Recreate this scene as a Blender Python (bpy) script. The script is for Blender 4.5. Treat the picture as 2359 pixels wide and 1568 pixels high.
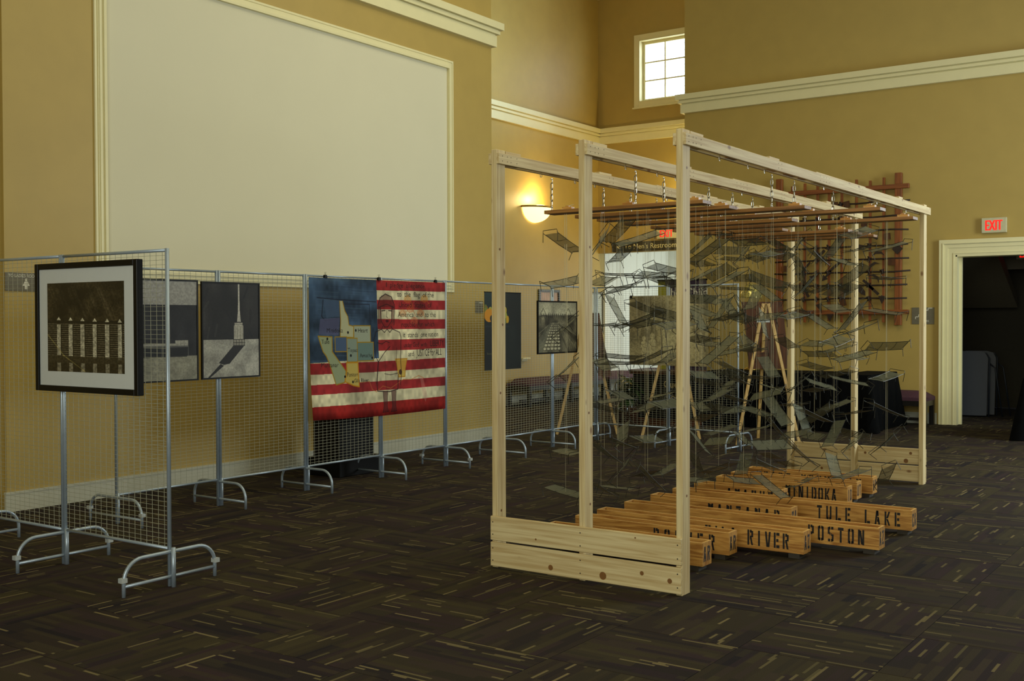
import bpy, bmesh, math, random
import numpy as np
from mathutils import Vector, Matrix, Euler

for o in list(bpy.data.objects):
    bpy.data.objects.remove(o)
scene = bpy.context.scene
COL = scene.collection
R = math.radians
random.seed(7)

# ------------------------------------------------------------------ camera, light, exposure
cam_data = bpy.data.cameras.new('camera')
cam_data.sensor_width = 36.0
cam_data.lens = 2540.03 / 2359.0 * 36.0
cam_data.clip_start = 0.05
cam = bpy.data.objects.new('camera', cam_data)
COL.objects.link(cam)
_r = Vector((0.81900906, 0.57377312, -0.00292609))
_u = Vector((-0.00820933, 0.01681691, 0.99982488))
_w = Vector((-0.57372185, 0.81884162, -0.01848349))
cam.matrix_world = Matrix(((_r.x, _u.x, -_w.x, 3.79655), (_r.y, _u.y, -_w.y, -5.21079), (_r.z, _u.z, -_w.z, 1.44638), (0, 0, 0, 1)))
scene.camera = cam

scene.view_settings.view_transform = 'Standard'
scene.view_settings.look = 'None'
scene.view_settings.gamma = 1.0
scene.view_settings.use_curve_mapping = False
scene.view_settings.exposure = -0.22
scene.cycles.use_denoising = True
scene.cycles.max_bounces = 8
scene.cycles.transparent_max_bounces = 24
scene.cycles.sample_clamp_indirect = 4.0

world = bpy.data.worlds.new('world')
scene.world = world
world.use_nodes = True
_bg = world.node_tree.nodes['Background']
_bg.inputs[0].default_value = (0.80, 0.90, 1.0, 1)
_bg.inputs[1].default_value = 7.0

def area_light(name, loc, direction, sx, sy, power, color):
    d = bpy.data.lights.new(name, 'AREA')
    d.shape = 'RECTANGLE'; d.size = sx; d.size_y = sy
    d.energy = power; d.color = color
    o = bpy.data.objects.new(name, d)
    COL.objects.link(o)
    o.location = loc
    o.rotation_euler = Vector(direction).to_track_quat('-Z', 'Y').to_euler()
    return o

WARM = (1.0, 0.92, 0.62)
COOL = (0.86, 0.97, 1.0)
area_light('assumed_ceiling_light', (2.2, 1.5, 7.3), (0, 0, -1), 6.0, 7.0, 180, WARM)  # assumed overhead lamp
area_light('assumed_ceiling_light', (-1.6, 3.8, 7.3), (-0.35, 0, -1), 2.6, 4.0, 84, WARM)  # second assumed overhead lamp, tilted toward the left wall
area_light('added_hall_fill', (5.6, 7.7, 2.7), (-1, -0.50, -0.05), 2.4, 3.0, 430, COOL)  # assumed side daylight: lamp added in the open room, no window there
area_light('added_hall_fill', (2.6, -7.9, 2.8), (-0.20, 1, -0.02), 8.0, 3.8, 600, (0.96, 1.0, 0.90))  # fill lamp added behind the camera for front faces, no window built
area_light('assumed_corridor_daylight', (-3.6, 14.7, 1.55), (-1, 0, 0), 2.2, 2.3, 82, COOL)  # assumed corridor daylight: unseen lamp in place of a window, none built
area_light('added_lobby_light', (-4.10, 9.0, 5.75), (-1, 0.08, 0.0), 0.9, 1.0, 26, (0.66, 0.84, 1.0)).data.spread = R(100)  # unseen lamp added to imitate a window's bluish reflection on the passage wall

# ------------------------------------------------------------------ colour and material helpers
def lin(c):
    return tuple(((x / 255.0) / 12.92 if x / 255.0 <= 0.04045 else ((x / 255.0 + 0.055) / 1.055) ** 2.4) for x in c)

def new_mat(name):
    m = bpy.data.materials.new(name)
    m.use_nodes = True
    nt = m.node_tree
    return m, nt, nt.nodes, nt.links, nt.nodes['Principled BSDF']

def plain(name, rgb, rough=0.6, metal=0.0, var=0.06, scale=30.0, bump=0.0, spec=None):
    """one colour with a little mottling, by noise in object coordinates"""
    m, nt, N, L, b = new_mat(name)
    b.inputs['Roughness'].default_value = rough
    b.inputs['Metallic'].default_value = metal
    if spec is not None:
        b.inputs['Specular IOR Level'].default_value = spec
    tc = N.new('ShaderNodeTexCoord')
    n = N.new('ShaderNodeTexNoise'); n.inputs['Scale'].default_value = scale; n.inputs['Detail'].default_value = 3
    L.new(tc.outputs['Object'], n.inputs['Vector'])
    cr = N.new('ShaderNodeValToRGB')
    c = lin(rgb)
    cr.color_ramp.elements[0].color = tuple(max(0, x * (1 - var)) for x in c) + (1,)
    cr.color_ramp.elements[1].color = tuple(min(1, x * (1 + var)) for x in c) + (1,)
    cr.color_ramp.elements[0].position = 0.3; cr.color_ramp.elements[1].position = 0.7
    L.new(n.outputs['Fac'], cr.inputs['Fac'])
    L.new(cr.outputs['Color'], b.inputs['Base Color'])
    if bump:
        bp = N.new('ShaderNodeBump'); bp.inputs['Strength'].default_value = bump; bp.inputs['Distance'].default_value = 0.004
        L.new(n.outputs['Fac'], bp.inputs['Height']); L.new(bp.outputs['Normal'], b.inputs['Normal'])
    return m

def emit(name, rgb, strength):
    m, nt, N, L, b = new_mat(name)
    b.inputs['Base Color'].default_value = lin(rgb) + (1,)
    b.inputs['Emission Color'].default_value = lin(rgb) + (1,)
    b.inputs['Emission Strength'].default_value = strength
    return m

def wood(name, light, dark, axis, rough=0.6, fine=60.0, along=2.0, knots=True, wave=0.5):
    """sawn timber: streaks stretched along one axis, random offset per object, a few knots"""
    m, nt, N, L, b = new_mat(name)
    b.inputs['Roughness'].default_value = rough
    tc = N.new('ShaderNodeTexCoord'); oi = N.new('ShaderNodeObjectInfo')
    off = N.new('ShaderNodeVectorMath'); off.operation = 'SCALE'; off.inputs[0].default_value = (13.1, 7.7, 5.3)
    L.new(oi.outputs['Random'], off.inputs['Scale'])
    add = N.new('ShaderNodeVectorMath'); add.operation = 'ADD'
    L.new(tc.outputs['Object'], add.inputs[0]); L.new(off.outputs[0], add.inputs[1])
    sc = N.new('ShaderNodeVectorMath'); sc.operation = 'MULTIPLY'
    s = [fine, fine, fine]; s['xyz'.index(axis)] = along
    sc.inputs[1].default_value = s
    L.new(add.outputs[0], sc.inputs[0])
    n = N.new('ShaderNodeTexNoise'); n.inputs['Scale'].default_value = 1.0; n.inputs['Detail'].default_value = 4; n.inputs['Distortion'].default_value = wave
    L.new(sc.outputs[0], n.inputs['Vector'])
    cr = N.new('ShaderNodeValToRGB')
    cr.color_ramp.elements[0].position = 0.34; cr.color_ramp.elements[0].color = lin(dark) + (1,)
    cr.color_ramp.elements[1].position = 0.62; cr.color_ramp.elements[1].color = lin(light) + (1,)
    L.new(n.outputs['Fac'], cr.inputs['Fac'])
    out = cr.outputs['Color']
    if knots:
        k = N.new('ShaderNodeVectorMath'); k.operation = 'MULTIPLY'
        s2 = [9.0, 9.0, 9.0]; s2['xyz'.index(axis)] = 5.0
        k.inputs[1].default_value = s2
        L.new(add.outputs[0], k.inputs[0])
        v = N.new('ShaderNodeTexVoronoi'); v.inputs['Scale'].default_value = 0.9
        L.new(k.outputs[0], v.inputs['Vector'])
        kr = N.new('ShaderNodeValToRGB')
        kr.color_ramp.elements[0].position = 0.05; kr.color_ramp.elements[0].color = (0.30, 0.16, 0.07, 1)
        kr.color_ramp.elements[1].position = 0.13; kr.color_ramp.elements[1].color = (1, 1, 1, 1)
        L.new(v.outputs['Distance'], kr.inputs['Fac'])
        mx = N.new('ShaderNodeMixRGB'); mx.blend_type = 'MULTIPLY'; mx.inputs[0].default_value = 0.85
        L.new(out, mx.inputs[1]); L.new(kr.outputs['Color'], mx.inputs[2])
        out = mx.outputs[0]
    L.new(out, b.inputs['Base Color'])
    bp = N.new('ShaderNodeBump'); bp.inputs['Strength'].default_value = 0.15; bp.inputs['Distance'].default_value = 0.002
    L.new(n.outputs['Fac'], bp.inputs['Height']); L.new(bp.outputs['Normal'], b.inputs['Normal'])
    return m

def image_mat(name, img, rough=0.6, spec=0.3):
    m, nt, N, L, b = new_mat(name)
    b.inputs['Roughness'].default_value = rough
    b.inputs['Specular IOR Level'].default_value = spec
    t = N.new('ShaderNodeTexImage'); t.image = img; t.extension = 'EXTEND'
    uv = N.new('ShaderNodeUVMap'); uv.uv_map = 'UVMap'
    L.new(uv.outputs[0], t.inputs['Vector'])
    L.new(t.outputs['Color'], b.inputs['Base Color'])
    return m

M = {}
M['wall'] = plain('wall_paint_tan', (176, 151, 80), 0.50, var=0.03, scale=4.0, bump=0.02)
M['trim'] = plain('trim_paint_cream', (226, 218, 170), 0.45, var=0.02, scale=6.0)
M['base'] = plain('baseboard_paint', (190, 188, 166), 0.45, var=0.02, scale=6.0)
M['screen'] = plain('matte_white_screen', (214, 209, 180), 0.85, var=0.01, scale=2.0)
M['white_wall'] = plain('white_corridor_paint', (228, 228, 214), 0.6, var=0.02)
M['ceiling'] = plain('ceiling_white', (226, 222, 204), 0.8, var=0.02)
for ax in 'xyz':
    M['pine_' + ax] = wood('pine_along_' + ax, (214, 196, 146), (186, 160, 108), ax, rough=0.62)
    M['ply_' + ax] = wood('plywood_along_' + ax, (206, 156, 80), (158, 106, 46), ax, rough=0.38, fine=34.0, along=3.0, knots=False, wave=1.6)
M['ply_edge'] = plain('pale_plywood_edge', (226, 178, 100), 0.5, var=0.1, scale=50)
M['plank_x'] = wood('stained_plank', (160, 112, 52), (112, 72, 30), 'x', rough=0.5, fine=50)
for ax in 'xz':
    M['red_' + ax] = wood('redwood_along_' + ax, (142, 80, 32), (104, 54, 20), ax, rough=0.5, fine=40, knots=False)
M['easel_wood'] = wood('easel_beech', (196, 164, 98), (160, 124, 66), 'z', rough=0.5, knots=False)
M['dark_wood'] = wood('dark_brown_board', (84, 46, 18), (52, 26, 10), 'z', rough=0.4, fine=24, knots=False)
M['cabinet_wood'] = wood('dark_cabinet_wood', (70, 36, 16), (40, 20, 10), 'x', rough=0.4, fine=24, knots=False)
M['steel'] = plain('zinc_plated_tube', (160, 174, 186), 0.36, metal=0.45, var=0.05)
M['wire'] = plain('welded_wire', (158, 158, 136), 0.5, metal=0.1, var=0.05)
M['chain'] = plain('bright_chain', (190, 190, 184), 0.25, metal=0.9, var=0.05)
M['clip'] = plain('pale_plastic_clip', (170, 176, 174), 0.5)
M['dark_wire'] = plain('dark_iron_wire', (46, 46, 34), 0.5, metal=0.4)
M['thread'] = plain('pale_thread', (190, 184, 150), 0.6)
M['black'] = plain('black_lacquer', (9, 9, 9), 0.45, spec=0.2)
M['black_cloth'] = plain('black_cloth', (7, 8, 9), 0.95, var=0.3, scale=60, spec=0.1)
M['stencil'] = plain('black_stencil_paint', (20, 16, 12), 0.7)
M['hole'] = plain('nail_hole_shadow', (40, 28, 14), 0.8)
M['purple'] = plain('plum_upholstery', (70, 38, 50), 0.8, var=0.2, scale=80, bump=0.05)
M['bench_frame'] = plain('dark_bench_frame', (24, 20, 16), 0.35)
M['brass'] = plain('brass', (150, 124, 60), 0.3, metal=0.8)
M['sign_dark'] = plain('dark_sign_face', (38, 34, 22), 0.5)
M['sign_letter'] = plain('cream_letters', (222, 214, 166), 0.6)
M['sign_grey'] = plain('grey_brown_plaque', (104, 98, 78), 0.5)
M['sign_white'] = plain('white_pictogram', (210, 206, 186), 0.6)
M['exit_case'] = plain('exit_case', (196, 190, 152), 0.5)
M['exit_red'] = emit('lit_red_letters', (255, 30, 24), 1.1)
M['leaf'] = plain('glossy_leaf', (26, 44, 14), 0.22, var=0.4, scale=12)
M['pot'] = plain('brown_glazed_pot', (52, 28, 16), 0.35)
M['mat'] = plain('picture_mat_board', (196, 200, 196), 0.8, var=0.01)
M['rod'] = plain('dark_wood_rod', (40, 24, 14), 0.6)
M['bluegrey'] = plain('blue_grey_plastic', (30, 38, 50), 0.5)
M['banner_purple'] = plain('purple_banner_cloth', (44, 28, 52), 0.7)
M['banner_yellow'] = plain('yellow_banner_cloth', (150, 146, 22), 0.7)
M['gold'] = plain('gold_lettering', (170, 150, 96), 0.5)
M['rubber'] = plain('dark_floor_pad', (56, 50, 40), 0.8)

def mesh_screen_mat():
    """woven wire gauze: half open, so what is behind it shows through"""
    m, nt, N, L, b = new_mat('wire_gauze')
    b.inputs['Base Color'].default_value = lin((108, 112, 92)) + (1,)
    b.inputs['Roughness'].default_value = 0.55
    b.inputs['Metallic'].default_value = 0.25
    tr = N.new('ShaderNodeBsdfTransparent')
    mix = N.new('ShaderNodeMixShader')
    tc = N.new('ShaderNodeTexCoord')
    n = N.new('ShaderNodeTexNoise'); n.inputs['Scale'].default_value = 40
    L.new(tc.outputs['Object'], n.inputs['Vector'])
    mp = N.new('ShaderNodeMapRange'); mp.inputs['To Min'].default_value = 0.56; mp.inputs['To Max'].default_value = 0.80
    L.new(n.outputs['Fac'], mp.inputs['Value'])
    L.new(mp.outputs[0], mix.inputs['Fac'])
    L.new(tr.outputs[0], mix.inputs[1]); L.new(b.outputs[0], mix.inputs[2])
    L.new(mix.outputs[0], N['Material Output'].inputs['Surface'])
    return m
M['gauze'] = mesh_screen_mat()

def glass_mat():
    m, nt, N, L, b = new_mat('window_glass')
    tr = N.new('ShaderNodeBsdfTransparent'); tr.inputs[0].default_value = (0.95, 0.98, 1, 1)
    gl = N.new('ShaderNodeBsdfGlossy'); gl.inputs['Roughness'].default_value = 0.02
    mix = N.new('ShaderNodeMixShader'); mix.inputs[0].default_value = 0.06
    L.new(tr.outputs[0], mix.inputs[1]); L.new(gl.outputs[0], mix.inputs[2])
    L.new(mix.outputs[0], N['Material Output'].inputs['Surface'])
    return m
M['glass'] = glass_mat()

def carpet_mat():
    """quarter-turned carpet tile: bands of dark brown, plum, olive, with short tan dashes along the tile"""
    m, nt, N, L, b = new_mat('striped_carpet')
    b.inputs['Roughness'].default_value = 0.95
    b.inputs['Specular IOR Level'].default_value = 0.15
    uv = N.new('ShaderNodeUVMap'); uv.uv_map = 'UVMap'
    oi = N.new('ShaderNodeObjectInfo')
    sep = N.new('ShaderNodeSeparateXYZ'); L.new(uv.outputs[0], sep.inputs[0])
    def math_(op, a, b_=None, c=None):
        n = N.new('ShaderNodeMath'); n.operation = op
        for i, v in enumerate((a, b_, c)):
            if v is None: continue
            if isinstance(v, (int, float)): n.inputs[i].default_value = v
            else: L.new(v, n.inputs[i])
        return n.outputs[0]
    U, V = sep.outputs[0], sep.outputs[1]
    rnd = math_('MULTIPLY', oi.outputs['Random'], 37.0)
    def white(a, b_, dim='2D'):
        c = N.new('ShaderNodeCombineXYZ'); L.new(a, c.inputs[0]); L.new(b_, c.inputs[1])
        w = N.new('ShaderNodeTexWhiteNoise'); w.noise_dimensions = '2D'
        L.new(c.outputs[0], w.inputs['Vector'])
        return w.outputs['Value']
    # background: a few wide bands, with narrower streaks laid over them
    def bands(nv, nu, seed, stops):
        vr = math_('FLOOR', math_('MULTIPLY', V, nv))
        sh = white(vr, math_('ADD', rnd, seed))
        ur = math_('ADD', math_('FLOOR', math_('ADD', math_('MULTIPLY', U, nu), math_('MULTIPLY', sh, 5.0))), rnd)
        col = white(math_('FLOOR', math_('ADD', math_('MULTIPLY', vr, 1.37), math_('MULTIPLY', ur, 17.0))), math_('ADD', vr, seed))
        cr = N.new('ShaderNodeValToRGB'); cr.color_ramp.interpolation = 'CONSTANT'
        e = cr.color_ramp.elements
        e[0].position = 0.0; e[0].color = lin(stops[0][1]) + (1,)
        e[1].position = stops[1][0]; e[1].color = lin(stops[1][1]) + (1,)
        for p, c in stops[2:]:
            x = e.new(p); x.color = lin(c) + (1,)
        L.new(col, cr.inputs['Fac'])
        return cr.outputs['Color']
    wide = bands(6.0, 0.8, 3.0, [(0.0, (42, 34, 28)), (0.28, (50, 44, 28)), (0.50, (44, 33, 33)), (0.70, (56, 50, 31)), (0.85, (29, 24, 27))])
    thin = bands(17.0, 1.7, 5.0, [(0.0, (44, 36, 28)), (0.35, (58, 51, 32)), (0.55, (50, 36, 38)), (0.75, (27, 22, 25)), (0.90, (62, 55, 35))])
    bm_ = N.new('ShaderNodeMixRGB'); bm_.inputs[0].default_value = 0.42; L.new(wide, bm_.inputs[1]); L.new(thin, bm_.inputs[2])
    # dashes: 40 rows across, some carry a dash
    vd = math_('FLOOR', math_('MULTIPLY', V, 46.0))
    ph = white(vd, math_('ADD', rnd, 11.0))
    ud = math_('ADD', math_('MULTIPLY', U, 2.3), math_('MULTIPLY', ph, 9.0))
    seg = math_('FLOOR', ud); fr = math_('FRACT', ud)
    has = white(math_('ADD', seg, rnd), math_('ADD', vd, 0.5))
    on = math_('GREATER_THAN', has, 0.915)
    ln = math_('LESS_THAN', fr, math_('MULTIPLY_ADD', ph, 0.7, 0.25))
    dash = math_('MULTIPLY', on, ln)
    tint = N.new('ShaderNodeValToRGB')
    tint.color_ramp.elements[0].color = lin((74, 68, 44)) + (1,)
    tint.color_ramp.elements[1].color = lin((112, 100, 68)) + (1,)
    L.new(math_('FRACT', math_('MULTIPLY', has, 23.0)), tint.inputs['Fac'])
    mx = N.new('ShaderNodeMixRGB'); L.new(dash, mx.inputs[0]); L.new(bm_.outputs[0], mx.inputs[1]); L.new(tint.outputs['Color'], mx.inputs[2])
    # pile
    nz = N.new('ShaderNodeTexNoise'); nz.inputs['Scale'].default_value = 130; nz.inputs['Detail'].default_value = 2
    L.new(uv.outputs[0], nz.inputs['Vector'])
    pr = N.new('ShaderNodeMapRange'); pr.inputs['To Min'].default_value = 0.55; pr.inputs['To Max'].default_value = 1.45
    L.new(nz.outputs['Fac'], pr.inputs['Value'])
    ml = N.new('ShaderNodeVectorMath'); ml.operation = 'SCALE'; L.new(mx.outputs[0], ml.inputs[0]); L.new(pr.outputs[0], ml.inputs['Scale'])
    L.new(ml.outputs[0], b.inputs['Base Color'])
    return m
M['carpet'] = carpet_mat()

# ------------------------------------------------------------------ mesh helpers
class MB:
    """collects boxes, tubes and plates and links them as one mesh object"""
    def __init__(self):
        self.v = []; self.f = []; self.uv = {}; self.smooth = []
    def _add(self, vs, fs, smooth=False):
        n = len(self.v)
        self.v += [tuple(p) for p in vs]
        for f in fs:
            self.smooth.append(smooth)
            self.f.append(tuple(i + n for i in f))
        return self
    BOXF = [(0, 3, 2, 1), (4, 5, 6, 7), (0, 1, 5, 4), (1, 2, 6, 5), (2, 3, 7, 6), (3, 0, 4, 7)]
    def box(self, x0, x1, y0, y1, z0, z1):
        return self._add([(x0, y0, z0), (x1, y0, z0), (x1, y1, z0), (x0, y1, z0), (x0, y0, z1), (x1, y0, z1), (x1, y1, z1), (x0, y1, z1)], self.BOXF)
    def obox(self, p0, p1, w, h, side=None):
        """a bar from p0 to p1, w wide along side, h thick"""
        p0 = Vector(p0); p1 = Vector(p1); d = (p1 - p0).normalized()
        s = Vector(side) if side else (Vector((0, 0, 1)) if abs(d.z) < 0.9 else Vector((1, 0, 0)))
        s = (s - d * s.dot(d)).normalized(); t = d.cross(s)
        vs = []
        for p in (p0, p1):
            for a, b in ((-1, -1), (1, -1), (1, 1), (-1, 1)):
                vs.append(p + s * (a * w / 2) + t * (b * h / 2))
        return self._add(vs, [(0, 1, 2, 3), (7, 6, 5, 4), (0, 4, 5, 1), (1, 5, 6, 2), (2, 6, 7, 3), (3, 7, 4, 0)])
    def tube(self, pts, r, n=8, closed=False, caps=True):
        pts = [Vector(p) for p in pts]; m = len(pts)
        rings = []; prev = None
        for i, p in enumerate(pts):
            a = pts[i - 1] if (i > 0 or closed) else pts[i]
            b = pts[(i + 1) % m] if (i < m - 1 or closed) else pts[i]
            d = (b - a).normalized()
            if prev is None:
                s = d.orthogonal().normalized()
            else:
                s = (prev - d * prev.dot(d))
                s = s.normalized() if s.length > 1e-6 else d.orthogonal().normalized()
            prev = s; t = d.cross(s)
            rr = r[i] if isinstance(r, (list, tuple)) else r
            rings.append([p + (s * math.cos(2 * math.pi * k / n) + t * math.sin(2 * math.pi * k / n)) * rr for k in range(n)])
        vs = [v for ring in rings for v in ring]
        fs = []
        for i in range(m if closed else m - 1):
            j = (i + 1) % m
            for k in range(n):
                l = (k + 1) % n
                fs.append((i * n + k, i * n + l, j * n + l, j * n + k))
        if not closed and caps:
            fs.append(tuple(range(n - 1, -1, -1))); fs.append(tuple((m - 1) * n + k for k in range(n)))
        return self._add(vs, fs, n > 5)
    def lathe(self, prof, n=24, c=(0, 0, 0), a0=0.0, a1=2 * math.pi, sx=1.0, sy=1.0):
        full = abs(a1 - a0 - 2 * math.pi) < 1e-6
        k = n if full else n + 1
        vs = []
        for (r, z) in prof:
            for i in range(k):
                a = a0 + (a1 - a0) * i / n
                vs.append((c[0] + r * math.cos(a) * sx, c[1] + r * math.sin(a) * sy, c[2] + z))
        fs = []
        for j in range(len(prof) - 1):
            for i in range(n):
                l = (i + 1) % k
                fs.append((j * k + i, j * k + l, (j + 1) * k + l, (j + 1) * k + i))
        return self._add(vs, fs, True)
    def prism(self, poly, o, U, V, depth):
        """flat polygon (u,v) at o, thickened against U x V by depth"""
        o = Vector(o); U = Vector(U); V = Vector(V); Nn = U.cross(V).normalized()
        ar = sum(poly[i][0] * poly[(i + 1) % len(poly)][1] - poly[(i + 1) % len(poly)][0] * poly[i][1] for i in range(len(poly)))
        if ar < 0: poly = poly[::-1]
        n = len(poly)
        front = [o + U * a + V * b for a, b in poly]; back = [p - Nn * depth for p in front]
        fs = [tuple(range(n)), tuple(range(2 * n - 1, n - 1, -1))]
        for i in range(n):
            j = (i + 1) % n
            fs.append((i, i + n, j + n, j))
        return self._add(front + back, fs)
    def disc(self, c, nrm, r, n=8):
        nrm = Vector(nrm); s = nrm.orthogonal().normalized(); t = nrm.normalized().cross(s); c = Vector(c)
        return self._add([c + s * (r * math.cos(2 * math.pi * k / n)) + t * (r * math.sin(2 * math.pi * k / n)) for k in range(n)], [tuple(range(n))])
    def mesh(self, name, mat):
        me = bpy.data.meshes.new(name)
        me.from_pydata(self.v, [], self.f)
        me.materials.append(mat)
        for p, s in zip(me.polygons, self.smooth):
            p.use_smooth = s
        me.update()
        return me
    def build(self, name, mat, parent=None, loc=None, bevel=0.0):
        o = bpy.data.objects.new(name, self.mesh(name, mat))
        COL.objects.link(o)
        if parent is not None: o.parent = parent
        if loc is not None: o.location = loc
        if bevel:
            b = o.modifiers.new('bevel', 'BEVEL'); b.width = bevel; b.segments = 1; b.limit_method = 'ANGLE'
        return o

def link_mesh(name, me, parent=None):
    o = bpy.data.objects.new(name, me); COL.objects.link(o)
    if parent is not None: o.parent = parent
    return o

def empty(name, loc=(0, 0, 0), rz=0.0):
    o = bpy.data.objects.new(name, None); COL.objects.link(o)
    o.location = loc; o.rotation_euler = (0, 0, rz); o.empty_display_size = 0.1
    return o

def tag(o, label=None, cat=None, group=None, kind=None):
    if label: o['label'] = label
    if cat: o['category'] = cat
    if group: o['group'] = group
    if kind: o['kind'] = kind
    return o

def thing(name, label, cat, loc=(0, 0, 0), rz=0.0, group=None):
    return tag(empty(name, loc, rz), label, cat, group)

def struct(name, mb, mat, parent=None, bevel=0.0):
    o = mb.build(name, mat, parent, bevel=bevel)
    if parent is None: o['kind'] = 'structure'
    return o

def copy_tree(o, parent=None):
    c = o.copy(); COL.objects.link(c)
    if parent is not None: c.parent = parent
    for ch in list(o.children):
        copy_tree(ch, c)
    return c

def text_mesh(body, size=1.0, align='LEFT', extrude=0.0):
    cu = bpy.data.curves.new('lettering', 'FONT')
    cu.body = body; cu.size = size; cu.align_x = align; cu.extrude = extrude; cu.resolution_u = 3
    o = bpy.data.objects.new('lettering', cu); COL.objects.link(o)
    bpy.context.view_layer.update()
    dg = bpy.context.evaluated_depsgraph_get()
    me = bpy.data.meshes.new_from_object(o.evaluated_get(dg))
    bpy.data.objects.remove(o); bpy.data.curves.remove(cu)
    return me

def text_obj(name, body, size, mat, parent, o, U, V, align='LEFT', extrude=0.0006, sx=1.0):
    """lettering lying on the plane o, U, V"""
    me = text_mesh(body, size, align, extrude)
    me.materials.clear(); me.materials.append(mat)
    U = Vector(U).normalized(); V = Vector(V).normalized(); Nn = U.cross(V)
    mt = Matrix(((U.x * sx, V.x, Nn.x, o[0]), (U.y * sx, V.y, Nn.y, o[1]), (U.z * sx, V.z, Nn.z, o[2]), (0, 0, 0, 1)))
    me.transform(mt)
    ob = bpy.data.objects.new(name, me); COL.objects.link(ob)
    if parent is not None: ob.parent = parent
    return ob

def panel_uv(name, o, U, V, depth, mat, parent=None):
    """thin sheet whose front face carries the picture"""
    mb = MB(); Uv = Vector(U); Vv = Vector(V)
    mb.prism([(0, 0), (1, 0), (1, 1), (0, 1)], o, Uv, Vv, depth)
    me = mb.mesh(name, mat)
    uvl = me.uv_layers.new(name='UVMap')
    for p in me.polygons:
        for li in p.loop_indices:
            vi = me.loops[li].vertex_index
            uvl.data[li].uv = [(0, 0), (1, 0), (1, 1), (0, 1)][vi % 4] if len(p.vertices) == 4 and p.index == 0 else (0.01, 0.01)
    return link_mesh(name, me, parent)

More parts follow.
